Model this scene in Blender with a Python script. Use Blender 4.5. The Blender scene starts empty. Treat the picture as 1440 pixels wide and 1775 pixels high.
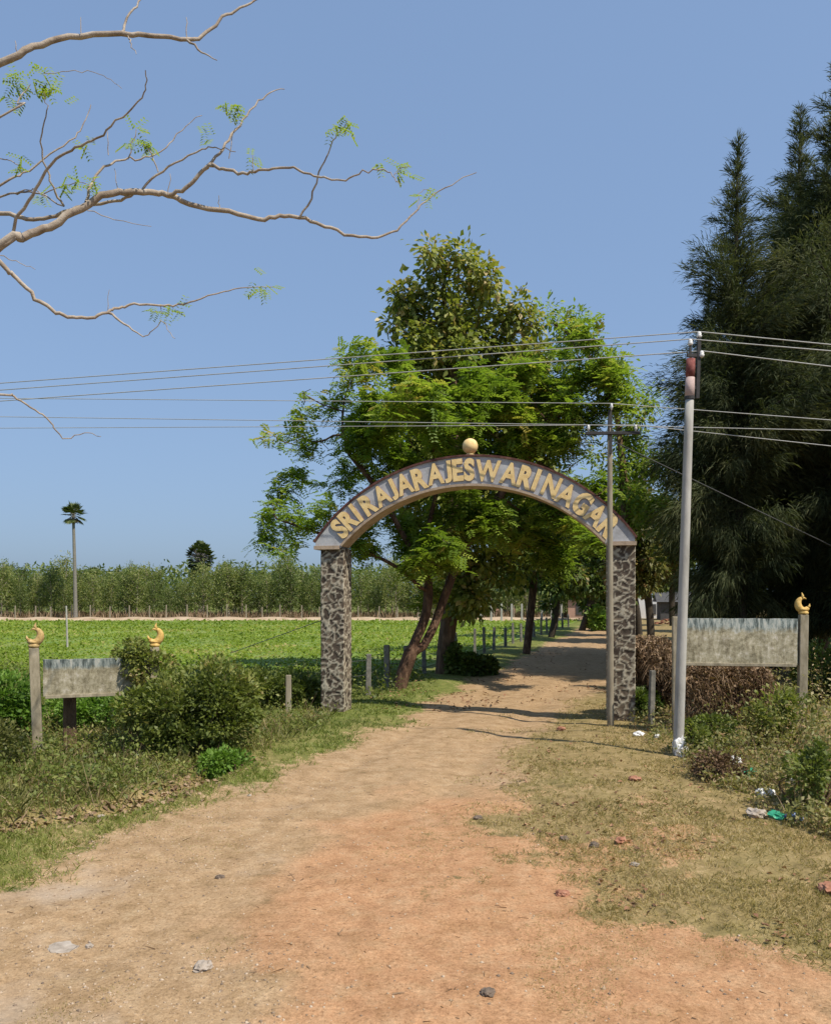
import bpy, bmesh, math, random
import numpy as np
from mathutils import Vector, noise as mnoise

# ------------------------------------------------------------------ camera, world, sun
F_PX, CAM_H, HZ, CX = 1400.0, 2.4, 1035.0, 720.0     # focal length and horizon in photo pixels
scene = bpy.context.scene
COL = scene.collection
cam_d = bpy.data.cameras.new('camera'); cam = bpy.data.objects.new('camera', cam_d); COL.objects.link(cam)
cam.location = (0, 0, CAM_H); cam.rotation_euler = (math.radians(90), 0, 0)
cam_d.sensor_fit = 'HORIZONTAL'; cam_d.sensor_width = 36; cam_d.lens = 36 * F_PX / 1440
cam_d.shift_y = (HZ - 887.5) / 1440
cam_d.clip_end = 6000
scene.camera = cam

SUN_EL = math.radians(55)
SUN_XY = Vector((0.76, -0.65)).normalized()            # towards the sun, behind and right of the camera
SUN_ROT = math.atan2(SUN_XY.x, SUN_XY.y)
w = bpy.data.worlds.new('World'); scene.world = w; w.use_nodes = True
wn = w.node_tree.nodes; wl = w.node_tree.links
sky = wn.new('ShaderNodeTexSky'); sky.sky_type = 'NISHITA'; sky.sun_disc = False
sky.sun_elevation = SUN_EL; sky.sun_rotation = SUN_ROT
sky.altitude = 0; sky.air_density = 1.2; sky.dust_density = 2.2; sky.ozone_density = 2.0
bg = wn['Background']; bg.inputs['Strength'].default_value = 0.12
# hazy dry-season sky: the clear-sky gradient is flattened, the haze whitens it evenly
gm_ = wn.new('ShaderNodeGamma'); gm_.inputs['Gamma'].default_value = 0.35
hs = wn.new('ShaderNodeMix'); hs.data_type = 'RGBA'; hs.blend_type = 'MULTIPLY'; hs.inputs['Factor'].default_value = 1.0
hs.inputs[7].default_value = (1.30, 1.73, 2.42, 1)
wl.new(sky.outputs[0], gm_.inputs['Color']); wl.new(gm_.outputs[0], hs.inputs[6]); wl.new(hs.outputs[2], bg.inputs['Color'])
sl = bpy.data.lights.new('sun', 'SUN'); sl.energy = 4.1; sl.angle = math.radians(0.5); sl.color = (1, 0.93, 0.82)
so = bpy.data.objects.new('sun', sl); COL.objects.link(so)
so.location = (20, -20, 30)
Ldir = Vector((-SUN_XY.x * math.cos(SUN_EL), -SUN_XY.y * math.cos(SUN_EL), -math.sin(SUN_EL)))
so.rotation_euler = Ldir.to_track_quat('-Z', 'Y').to_euler()
vs = scene.view_settings
vs.view_transform = 'Standard'; vs.look = 'None'; vs.exposure = 0.45; vs.gamma = 1.0
scene.cycles.max_bounces = 6; scene.cycles.transparent_max_bounces = 8

R = np.random.default_rng(7)
random.seed(7)

# ------------------------------------------------------------------ helpers
def PX(px, py, D):
    return np.array([(px - CX) / F_PX * D, D, CAM_H + (HZ - py) / F_PX * D])
def GP(px, py):
    D = F_PX * CAM_H / (py - HZ)
    return np.array([(px - CX) / F_PX * D, D])

_T = np.random.default_rng(3).random((256, 256))
def vnoise(x, y):
    x = np.asarray(x, float); y = np.asarray(y, float)
    xi = np.floor(x).astype(int); yi = np.floor(y).astype(int)
    fx = x - xi; fy = y - yi
    fx = fx * fx * (3 - 2 * fx); fy = fy * fy * (3 - 2 * fy)
    a = _T[xi % 256, yi % 256]; b = _T[(xi + 1) % 256, yi % 256]
    c = _T[xi % 256, (yi + 1) % 256]; d = _T[(xi + 1) % 256, (yi + 1) % 256]
    return (a * (1 - fx) + b * fx) * (1 - fy) + (c * (1 - fx) + d * fx) * fy
def fbm(x, y, o=4):
    s = 0; a = 0.5; t = 0
    for k in range(o):
        s = s + a * vnoise(x * 2 ** k + 17.3 * k, y * 2 ** k + 9.1 * k); t += a; a *= 0.5
    return s / t
def sstep(a, b, x):
    t = np.clip((x - a) / (b - a), 0, 1); return t * t * (3 - 2 * t)

def tag(o, label=None, cat=None, group=None, kind=None):
    if label: o['label'] = label
    if cat: o['category'] = cat
    if group: o['group'] = group
    if kind: o['kind'] = kind
    return o
def empty(name, loc=(0, 0, 0), label=None, cat=None, group=None, rz=0):
    o = bpy.data.objects.new(name, None); COL.objects.link(o)
    o.location = loc; o.rotation_euler = (0, 0, rz); o.empty_display_size = 0.2
    return tag(o, label, cat, group)
def mk(name, V, Fc, mat, parent=None, smooth=True, attrs=None, vattrs=None, loc=None):
    """one mesh object from vertices and faces (a uniform numpy face array or a list of faces)"""
    me = bpy.data.meshes.new(name)
    V = np.asarray(V, dtype=np.float32)
    if loc is not None: V = V - np.asarray(loc, dtype=np.float32)
    if isinstance(Fc, np.ndarray):
        n, k = Fc.shape
        me.vertices.add(len(V)); me.vertices.foreach_set('co', V.ravel())
        me.loops.add(n * k); me.loops.foreach_set('vertex_index', Fc.astype(np.int32).ravel())
        me.polygons.add(n); me.polygons.foreach_set('loop_start', np.arange(n, dtype=np.int32) * k)
        me.polygons.foreach_set('loop_total', np.full(n, k, dtype=np.int32))
        me.update(calc_edges=True)
    else:
        me.from_pydata(V.tolist(), [], [list(map(int, f)) for f in Fc])
    if smooth: me.polygons.foreach_set('use_smooth', np.ones(len(me.polygons), dtype=bool))
    for an, arr in (attrs or {}).items():
        a = me.attributes.new(an, 'FLOAT', 'FACE'); a.data.foreach_set('value', np.asarray(arr, dtype=np.float32))
    for an, arr in (vattrs or {}).items():
        a = me.attributes.new(an, 'FLOAT', 'POINT'); a.data.foreach_set('value', np.asarray(arr, dtype=np.float32))
    for m in (mat if isinstance(mat, (list, tuple)) else [mat]): me.materials.append(m)
    o = bpy.data.objects.new(name, me); COL.objects.link(o)
    if loc is not None: o.location = [float(c) for c in loc]
    if parent is not None: o.parent = parent
    return o
def copy_thing(o, loc, rz=0, sc=1.0):
    c = o.copy(); COL.objects.link(c); c.location = loc; c.rotation_euler = (0, 0, rz)
    c.scale = (sc, sc, sc) if not hasattr(sc, '__len__') else sc
    for ch in list(o.children):
        d = ch.copy(); COL.objects.link(d); d.parent = c
    return c

class MB:
    """gathers shapes for one mesh"""
    def __init__(s): s.V = []; s.F = []
    def add(s, V, Fc):
        b = len(s.V); s.V += [tuple(map(float, v)) for v in V]; s.F += [[i + b for i in f] for f in Fc]
    def box(s, c, size, rz=0, bev=0.0, taper=1.0):
        bm = bmesh.new(); bmesh.ops.create_cube(bm, size=1)
        for v in bm.verts:
            k = taper if v.co.z > 0 else 1
            v.co = Vector((v.co.x * size[0] * k, v.co.y * size[1] * k, v.co.z * size[2]))
        if bev: bmesh.ops.bevel(bm, geom=list(bm.edges), offset=bev, segments=2, affect='EDGES', profile=0.6)
        cs, sn = math.cos(rz), math.sin(rz)
        bm.verts.index_update()
        V = [(c[0] + v.co.x * cs - v.co.y * sn, c[1] + v.co.x * sn + v.co.y * cs, c[2] + v.co.z) for v in bm.verts]
        s.add(V, [[v.index for v in f.verts] for f in bm.faces]); bm.free()
    def tube(s, pts, rad, n=8, cap=True):
        V, Fc = sweep([(np.asarray(pts, float), np.broadcast_to(np.asarray(rad, float), (len(pts),)))], n)
        Fc = Fc.tolist(); V = V.tolist()
        if cap:
            m = len(pts)
            Fc.append(list(range(n - 1, -1, -1))); Fc.append([(m - 1) * n + i for i in range(n)])
        s.add(V, Fc)
    def lathe(s, prof, c, n=16):
        V = []; Fc = []
        for r, z in prof:
            for i in range(n):
                a = 2 * math.pi * i / n; V.append((c[0] + r * math.cos(a), c[1] + r * math.sin(a), c[2] + z))
        for j in range(len(prof) - 1):
            for i in range(n):
                k = (i + 1) % n; Fc.append([j * n + i, j * n + k, (j + 1) * n + k, (j + 1) * n + i])
        Fc.append(list(range(n - 1, -1, -1))); Fc.append([(len(prof) - 1) * n + i for i in range(n)])
        s.add(V, Fc)
    def build(s, name, mat, parent=None, smooth=False, loc=None):
        return mk(name, np.array(s.V), s.F, mat, parent, smooth, loc=loc)

def sweep(paths, n=6):
    Vs = []; Fs = []; base = 0
    ang = np.linspace(0, 2 * np.pi, n, endpoint=False); ca, sa = np.cos(ang), np.sin(ang)
    for P, rad in paths:
        m = len(P)
        T = np.gradient(P, axis=0); T /= np.linalg.norm(T, axis=1)[:, None] + 1e-9
        u = np.cross(T[0], [0, 0, 1.0])
        if np.linalg.norm(u) < 0.1: u = np.cross(T[0], [1.0, 0, 0])
        U = np.zeros((m, 3))
        for i in range(m):
            u = u - T[i] * np.dot(u, T[i]); u = u / (np.linalg.norm(u) + 1e-9); U[i] = u
        W = np.cross(T, U)
        ring = P[:, None, :] + rad[:, None, None] * (U[:, None, :] * ca[None, :, None] + W[:, None, :] * sa[None, :, None])
        Vs.append(ring.reshape(-1, 3))
        i0 = np.arange(m - 1)[:, None] * n; j = np.arange(n)[None, :]; k = (j + 1) % n
        Fs.append(np.stack([i0 + j, i0 + k, i0 + n + k, i0 + n + j], -1).reshape(-1, 4) + base)
        base += m * n
    return np.concatenate(Vs), np.concatenate(Fs)
def smooth_path(pts, k=4):
    """Catmull-Rom through the points"""
    P = np.asarray(pts, float); P = np.vstack([2 * P[0] - P[1], P, 2 * P[-1] - P[-2]])
    out = []
    for i in range(1, len(P) - 2):
        for t in np.linspace(0, 1, k, endpoint=False):
            a, b, c, d = P[i - 1], P[i], P[i + 1], P[i + 2]
            out.append(0.5 * (2 * b + (c - a) * t + (2 * a - 5 * b + 4 * c - d) * t ** 2 + (3 * b - a - 3 * c + d) * t ** 3))
    out.append(P[-2]); return np.array(out)
def unit(v): return v / (np.linalg.norm(v, axis=-1, keepdims=True) + 1e-9)
def rdir(n): return unit(R.normal(size=(n, 3)))
def leaf_quads(pos, d, nrm, L, W, fold=0.15):
    """one folded diamond-shaped leaf per position"""
    d = unit(d); s = unit(np.cross(d, nrm)); n = np.cross(s, d)
    L = np.broadcast_to(L, (len(pos),))[:, None]; W = np.broadcast_to(W, (len(pos),))[:, None]
    mid = pos + d * L * 0.5
    V = np.stack([pos, mid + s * W * .5 + n * W * fold, pos + d * L - n * L * 0.08, mid - s * W * .5 + n * W * fold], 1).reshape(-1, 3)
    return V, np.arange(len(pos) * 4).reshape(-1, 4)
def strips(pos, d, L, W, droop=0.0):
    """thin tapering blades: a triangle each"""
    d = unit(d); s = unit(np.cross(d, rdir(len(pos))))
    L = np.broadcast_to(L, (len(pos),))[:, None]; W = np.broadcast_to(W, (len(pos),))[:, None]
    m = pos + d * L * .55; t = pos + d * L; t = t + np.array([0, 0, -1.0]) * L * droop
    V = np.stack([pos - s * W * .5, pos + s * W * .5, m + s * W * .4, t, m - s * W * .4], 1).reshape(-1, 3)
    return V, np.arange(len(pos) * 5).reshape(-1, 5)

# ------------------------------------------------------------------ materials
def newmat(name):
    m = bpy.data.materials.new(name); m.use_nodes = True
    nt = m.node_tree; b = nt.nodes['Principled BSDF']; b.inputs['Roughness'].default_value = 0.85
    b.inputs['Specular IOR Level'].default_value = 0.25
    return m, nt, nt.nodes, nt.links, b
def rgb(c): return (c[0], c[1], c[2], 1)
def ramp(N, stops):
    r = N.new('ShaderNodeValToRGB'); e = r.color_ramp.elements
    while len(e) < len(stops): e.new(0.5)
    for el, (p, c) in zip(e, stops): el.position = p; el.color = rgb(c)
    return r
def noise_n(N, L, scale, det=4, rough=0.6, coord=None):
    n = N.new('ShaderNodeTexNoise'); n.inputs['Scale'].default_value = scale; n.inputs['Detail'].default_value = det
    n.inputs['Roughness'].default_value = rough
    if coord is not None: L.new(coord, n.inputs['Vector'])
    return n
def mixc(N, L, fac, a, b, mode='MIX'):
    m = N.new('ShaderNodeMix'); m.data_type = 'RGBA'; m.blend_type = mode
    for sock, v in ((m.inputs['Factor'], fac), (m.inputs[6], a), (m.inputs[7], b)):
        if hasattr(v, 'links'): L.new(v, sock)
        elif hasattr(v, '__len__'): sock.default_value = rgb(v)
        else: sock.default_value = v
    return m.outputs[2]
def math_n(N, L, op, a, b=None):
    m = N.new('ShaderNodeMath'); m.operation = op
    for i, v in enumerate((a, b)):
        if v is None: continue
        if hasattr(v, 'links'): L.new(v, m.inputs[i])
        else: m.inputs[i].default_value = v
    return m.outputs[0]
def attr(N, name):
    a = N.new('ShaderNodeAttribute'); a.attribute_name = name; return a.outputs['Fac']
def bump(N, L, b, h, strength=0.4, dist=0.02):
    bp = N.new('ShaderNodeBump'); bp.inputs['Strength'].default_value = strength; bp.inputs['Distance'].default_value = dist
    L.new(h, bp.inputs['Height']); L.new(bp.outputs[0], b.inputs['Normal'])
def simple(name, cols, scale=6, rough=0.85, bs=0.3, bd=0.01, obj=True, spec=0.25, stretch=None):
    """mottled matte surface: noise through a ramp of colours"""
    m, nt, N, L, b = newmat(name)
    tc = N.new('ShaderNodeTexCoord'); co = tc.outputs['Object']
    if stretch:
        mp = N.new('ShaderNodeMapping'); mp.inputs['Scale'].default_value = stretch; L.new(co, mp.inputs['Vector']); co = mp.outputs[0]
    n = noise_n(N, L, scale, 6, 0.65, co)
    k = len(cols); r = ramp(N, [(0.3 + 0.4 * i / max(1, k - 1), c) for i, c in enumerate(cols)])
    L.new(n.outputs[0], r.inputs[0]); L.new(r.outputs[0], b.inputs['Base Color'])
    n2 = noise_n(N, L, scale * 6, 4, 0.7, co); bump(N, L, b, n2.outputs[0], bs, bd)
    b.inputs['Roughness'].default_value = rough; b.inputs['Specular IOR Level'].default_value = spec
    return m
def leafmat(name, stops, trans=0.3, rough=0.5, spec=0.3):
    m, nt, N, L, b = newmat(name)
    r = ramp(N, stops); L.new(attr(N, 'tint'), r.inputs[0])
    L.new(r.outputs[0], b.inputs['Base Color']); b.inputs['Roughness'].default_value = rough
    b.inputs['Specular IOR Level'].default_value = spec
    t = N.new('ShaderNodeBsdfTranslucent')
    L.new(mixc(N, L, 1.0, r.outputs[0], (1.15, 1.25, 0.6), 'MULTIPLY'), t.inputs['Color'])
    mx = N.new('ShaderNodeMixShader'); mx.inputs[0].default_value = trans
    L.new(b.outputs[0], mx.inputs[1]); L.new(t.outputs[0], mx.inputs[2])
    L.new(mx.outputs[0], nt.nodes['Material Output'].inputs['Surface'])
    return m

def ground_material(name):
    m, nt, N, L, b = newmat(name)
    tc = N.new('ShaderNodeTexCoord'); co = tc.outputs['Object']
    big = noise_n(N, L, 0.55, 5, 0.6, co); mid = noise_n(N, L, 5, 6, 0.7, co); fine = noise_n(N, L, 38, 5, 0.75, co)
    vfine = noise_n(N, L, 120, 3, 0.7, co)
    # soils
    tan = ramp(N, [(0.32, (0.285, 0.186, 0.10)), (0.5, (0.368, 0.246, 0.138)), (0.68, (0.425, 0.303, 0.183))]); L.new(mid.outputs[0], tan.inputs[0])
    red = ramp(N, [(0.32, (0.345, 0.183, 0.094)), (0.5, (0.412, 0.232, 0.122)), (0.68, (0.445, 0.278, 0.157))]); L.new(mid.outputs[0], red.inputs[0])
    edge = math_n(N, L, 'ADD', attr(N, 'red'), math_n(N, L, 'MULTIPLY', math_n(N, L, 'SUBTRACT', mid.outputs[0], 0.5), 1.2))
    mr = N.new('ShaderNodeMapRange'); mr.interpolation_type = 'SMOOTHSTEP'; mr.inputs[1].default_value = 0.15; mr.inputs[2].default_value = 0.85; L.new(edge, mr.inputs[0])
    soil = mixc(N, L, mr.outputs[0], tan.outputs[0], red.outputs[0])
    sp = ramp(N, [(0.36, (0.55, 0.52, 0.48)), (0.45, (0.9, 0.9, 0.88)), (0.55, (1.03, 1.03, 1.03)), (0.64, (1.28, 1.27, 1.25))]); L.new(fine.outputs[0], sp.inputs[0])
    soil = mixc(N, L, 0.8, soil, sp.outputs[0], 'MULTIPLY')
    sv = ramp(N, [(0.36, (0.70, 0.68, 0.64)), (0.47, (1, 1, 1)), (0.56, (1, 1, 1)), (0.64, (1.22, 1.2, 1.17))]); L.new(vfine.outputs[0], sv.inputs[0])
    soil = mixc(N, L, 0.7, soil, sv.outputs[0], 'MULTIPLY')
    wx = noise_n(N, L, 2.1, 6, 0.72, co); wr = ramp(N, [(0.40, (0.88, 0.87, 0.83)), (0.5, (1, 1, 1)), (0.62, (1.07, 1.06, 1.05))]); L.new(wx.outputs[0], wr.inputs[0])
    soil = mixc(N, L, 1.0, soil, wr.outputs[0], 'MULTIPLY')
    # pale gravelly patches
    pg = ramp(N, [(0.56, (0, 0, 0)), (0.70, (1, 1, 1))]); L.new(big.outputs[0], pg.inputs[0])
    pf = math_n(N, L, 'MULTIPLY', pg.outputs[0], math_n(N, L, 'MULTIPLY', attr(N, 'gravel'), 0.8))
    soil = mixc(N, L, pf, soil, mixc(N, L, fine.outputs[0], (0.28, 0.21, 0.145), (0.52, 0.42, 0.32)))
    # ground under grass
    dry = ramp(N, [(0.3, (0.16, 0.12, 0.055)), (0.5, (0.26, 0.19, 0.085)), (0.7, (0.35, 0.26, 0.13))]); L.new(mid.outputs[0], dry.inputs[0])
    grn = ramp(N, [(0.3, (0.085, 0.10, 0.026)), (0.55, (0.16, 0.18, 0.045)), (0.75, (0.24, 0.20, 0.085))]); L.new(mid.outputs[0], grn.inputs[0])
    gf = math_n(N, L, 'ADD', attr(N, 'green'), math_n(N, L, 'MULTIPLY', math_n(N, L, 'SUBTRACT', big.outputs[0], 0.5), 0.6)); 
    gm = N.new('ShaderNodeMapRange'); gm.inputs[1].default_value = 0.3; gm.inputs[2].default_value = 0.7; L.new(gf, gm.inputs[0])
    grass = mixc(N, L, gm.outputs[0], dry.outputs[0], grn.outputs[0])
    grass = mixc(N, L, 0.6, grass, sp.outputs[0], 'MULTIPLY')
    re = math_n(N, L, 'ADD', attr(N, 'bare'), math_n(N, L, 'MULTIPLY', math_n(N, L, 'ADD', math_n(N, L, 'SUBTRACT', mid.outputs[0], 0.5), math_n(N, L, 'SUBTRACT', fine.outputs[0], 0.5)), 1.7))
    rm = N.new('ShaderNodeMapRange'); rm.interpolation_type = 'SMOOTHSTEP'; rm.inputs[1].default_value = 0.34; rm.inputs[2].default_value = 0.66; L.new(re, rm.inputs[0])
    L.new(mixc(N, L, rm.outputs[0], grass, soil), b.inputs['Base Color'])
    b.inputs['Roughness'].default_value = 0.95; b.inputs['Specular IOR Level'].default_value = 0.1
    h = math_n(N, L, 'ADD', math_n(N, L, 'MULTIPLY', fine.outputs[0], 0.5), math_n(N, L, 'MULTIPLY', vfine.outputs[0], 0.25))
    h = math_n(N, L, 'ADD', h, mid.outputs[0]); bump(N, L, b, h, 0.45, 0.035)
    return m

M = {}
M['ground'] = ground_material('earth')
M['concrete'] = simple('old_concrete', [(0.15, 0.125, 0.08), (0.29, 0.245, 0.165), (0.41, 0.35, 0.25)], 9, stretch=(1, 1, 0.35))
M['grey_post'] = simple('grey_post', [(0.09, 0.085, 0.075), (0.17, 0.16, 0.135), (0.27, 0.25, 0.21)], 7)
M['white_pole'] = simple('whitewashed_concrete', [(0.27, 0.255, 0.22), (0.38, 0.36, 0.32), (0.45, 0.43, 0.385)], 5, stretch=(1, 1, 0.3))
M['red_paint'] = simple('faded_red_paint', [(0.10, 0.035, 0.03), (0.20, 0.06, 0.05), (0.30, 0.15, 0.12)], 12)
M['steel'] = simple('dark_steel', [(0.03, 0.028, 0.027), (0.055, 0.05, 0.046)], 12, rough=0.6)
M['porcelain'] = simple('porcelain', [(0.6, 0.58, 0.54), (0.72, 0.70, 0.66)], 8, rough=0.3, bs=0.05, spec=0.5)
M['wood_pole'] = simple('weathered_wood', [(0.17, 0.14, 0.10), (0.27, 0.23, 0.165), (0.34, 0.30, 0.22)], 14, stretch=(1, 1, 0.12))
M['wire'] = simple('aluminium_wire', [(0.34, 0.34, 0.32), (0.46, 0.46, 0.43)], 4, rough=0.45, spec=0.5)
M['black_wire'] = simple('black_cable', [(0.06, 0.06, 0.06), (0.10, 0.10, 0.095)], 4, rough=0.5)
M['gold'] = simple('yellow_gold_paint', [(0.36, 0.20, 0.06), (0.58, 0.37, 0.10), (0.70, 0.50, 0.20)], 18, rough=0.65, spec=0.3, bs=.5)
M['gold_faded'] = simple('weathered_gold_paint', [(0.24, 0.15, 0.06), (0.46, 0.31, 0.12), (0.58, 0.42, 0.2)], 18, rough=0.6)
M['letter'] = simple('ochre_letter_paint', [(0.62, 0.42, 0.17), (0.78, 0.56, 0.255), (0.82, 0.63, 0.33)], 9)
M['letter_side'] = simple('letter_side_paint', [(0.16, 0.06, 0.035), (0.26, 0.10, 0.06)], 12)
M['arch_face'] = simple('blue_grey_arch_paint', [(0.28, 0.265, 0.25), (0.42, 0.42, 0.425), (0.50, 0.50, 0.49)], 3.2)
M['arch_rim'] = simple('maroon_rim_paint', [(0.045, 0.022, 0.018), (0.10, 0.04, 0.032), (0.17, 0.085, 0.06)], 7)
M['arch_trim'] = simple('tan_trim_paint', [(0.26, 0.19, 0.13), (0.40, 0.30, 0.21), (0.46, 0.37, 0.27)], 8)
M['bark_brown'] = simple('brown_bark', [(0.07, 0.045, 0.028), (0.15, 0.095, 0.055), (0.25, 0.16, 0.10)], 10, bs=0.9, bd=0.04, stretch=(1, 1, 0.35))
M['bark_red'] = simple('reddish_bark', [(0.05, 0.03, 0.02), (0.12, 0.065, 0.04), (0.26, 0.16, 0.10)], 9, bs=0.9, bd=0.05, stretch=(1, 1, 0.4))
M['bark_pale'] = simple('pale_bark', [(0.20, 0.15, 0.11), (0.36, 0.29, 0.22), (0.48, 0.41, 0.33)], 6, bs=0.5, bd=0.02)
M['bark_dark'] = simple('dark_bark', [(0.035, 0.028, 0.02), (0.075, 0.058, 0.04)], 10, bs=0.8, bd=0.04)
M['palm_trunk'] = simple('palm_trunk', [(0.16, 0.145, 0.12), (0.27, 0.25, 0.215)], 6, bs=0.8, bd=0.05, stretch=(0.3, 0.3, 3))
M['white_wall'] = simple('white_lime_wall', [(0.62, 0.60, 0.56), (0.78, 0.77, 0.74)], 1.2)
M['brick'] = simple('red_brick', [(0.2, 0.085, 0.05), (0.32, 0.145, 0.085), (0.42, 0.23, 0.15)], 14)
M['pink_wall'] = simple('pink_plaster', [(0.40, 0.24, 0.18), (0.52, 0.33, 0.25)], 2)
M['roof'] = simple('dark_roof', [(0.05, 0.05, 0.05), (0.10, 0.095, 0.09)], 3)
M['white_plastic'] = simple('white_plastic', [(0.55, 0.54, 0.52), (0.8, 0.79, 0.77)], 20, rough=0.4, spec=0.5)
M['green_plastic'] = simple('green_plastic', [(0.02, 0.20, 0.10), (0.05, 0.36, 0.2)], 14, rough=0.4, spec=0.5)
M['blue_plastic'] = simple('blue_plastic', [(0.05, 0.09, 0.22), (0.12, 0.18, 0.34)], 14, rough=0.4, spec=0.5)
M['stone'] = simple('field_stone', [(0.2, 0.165, 0.125), (0.36, 0.3, 0.24), (0.46, 0.4, 0.33)], 10)
M['dark_stone'] = simple('dark_stone', [(0.10, 0.075, 0.055), (0.20, 0.15, 0.11)], 14)
M['leaf_teak'] = leafmat('teak_leaf', [(0.0, (0.12, 0.155, 0.03)), (0.45, (0.24, 0.27, 0.05)), (0.8, (0.37, 0.35, 0.08)), (1, (0.46, 0.34, 0.13))], 0.36, 0.42)
M['leaf_feather'] = leafmat('feathery_leaf', [(0.0, (0.115, 0.18, 0.024)), (0.5, (0.225, 0.315, 0.042)), (0.9, (0.34, 0.40, 0.07)), (1, (0.42, 0.34, 0.09))], 0.47)
M['leaf_road'] = leafmat('roadside_leaf', [(0.0, (0.05, 0.08, 0.016)), (0.5, (0.10, 0.145, 0.026)), (0.9, (0.18, 0.20, 0.045)), (1, (0.27, 0.2, 0.08))], 0.3)
M['leaf_rust'] = leafmat('rusty_leaf', [(0.0, (0.07, 0.08, 0.018)), (0.5, (0.15, 0.15, 0.035)), (0.8, (0.23, 0.17, 0.05)), (1, (0.29, 0.15, 0.055))], 0.3)
M['needle'] = leafmat('casuarina_needle', [(0.0, (0.04, 0.054, 0.024)), (0.5, (0.088, 0.104, 0.045)), (1, (0.17, 0.17, 0.078))], 0.28, 0.7, 0.15)
M['leaf_bush'] = leafmat('bush_leaf', [(0.0, (0.09, 0.12, 0.024)), (0.5, (0.19, 0.22, 0.05)), (0.85, (0.30, 0.30, 0.09)), (1, (0.38, 0.28, 0.13))], 0.36)
M['leaf_bright'] = leafmat('bright_leaf', [(0.0, (0.09, 0.17, 0.025)), (0.5, (0.16, 0.28, 0.04)), (1, (0.26, 0.36, 0.08))], 0.38)
M['leaf_weed'] = leafmat('weed_leaf', [(0.0, (0.13, 0.14, 0.04)), (0.5, (0.25, 0.24, 0.08)), (0.8, (0.36, 0.29, 0.14)), (1, (0.42, 0.28, 0.16))], 0.34)
M['dead'] = leafmat('dead_vine', [(0.0, (0.13, 0.08, 0.048)), (0.5, (0.27, 0.18, 0.11)), (1, (0.44, 0.32, 0.21))], 0.15, 0.8, 0.1)
M['crop'] = leafmat('field_crop_leaf', [(0.0, (0.14, 0.19, 0.022)), (0.5, (0.22, 0.30, 0.035)), (0.85, (0.31, 0.34, 0.07)), (1, (0.40, 0.32, 0.13))], 0.38)
M['grass_green'] = leafmat('green_blade', [(0.0, (0.11, 0.145, 0.03)), (0.5, (0.22, 0.265, 0.055)), (0.85, (0.33, 0.32, 0.10)), (1, (0.44, 0.35, 0.17))], 0.36)
M['grass_dry'] = leafmat('dry_blade', [(0.0, (0.15, 0.14, 0.04)), (0.35, (0.29, 0.235, 0.085)), (0.7, (0.43, 0.33, 0.15)), (1, (0.48, 0.38, 0.21))], 0.3)
M['leaf_plant'] = leafmat('plantation_leaf', [(0.0, (0.085, 0.12, 0.035)), (0.5, (0.19, 0.235, 0.065)), (1, (0.34, 0.34, 0.12))], 0.42)
M['leaf_palm'] = leafmat('palm_leaf', [(0.0, (0.05, 0.08, 0.022)), (0.6, (0.10, 0.13, 0.035)), (1, (0.22, 0.18, 0.09))], 0.2)
M['fallen'] = leafmat('fallen_leaf', [(0.0, (0.11, 0.06, 0.035)), (0.5, (0.28, 0.14, 0.075)), (1, (0.44, 0.26, 0.15))], 0.1, 0.7)
def rubble_material():
    m, nt, N, L, b = newmat('rubble_masonry')
    tc = N.new('ShaderNodeTexCoord'); n = noise_n(N, L, 14, 5, 0.7, tc.outputs['Object'])
    st = ramp(N, [(0.0, (0.045, 0.032, 0.023)), (0.5, (0.09, 0.067, 0.048)), (1, (0.17, 0.13, 0.09))]); L.new(attr(N, 'stone'), st.inputs[0])
    mo = ramp(N, [(0.3, (0.30, 0.26, 0.185)), (0.7, (0.50, 0.445, 0.34))]); L.new(n.outputs[0], mo.inputs[0])
    sv = mixc(N, L, 0.6, st.outputs[0], mixc(N, L, n.outputs[0], (0.5, 0.5, 0.5), (1.5, 1.5, 1.5)), 'MULTIPLY')
    L.new(mixc(N, L, attr(N, 'mortar'), sv, mo.outputs[0]), b.inputs['Base Color'])
    n2 = noise_n(N, L, 60, 3, 0.7, tc.outputs['Object']); bump(N, L, b, n2.outputs[0], 0.4, 0.01)
    return m
M['rubble'] = rubble_material()
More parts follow.
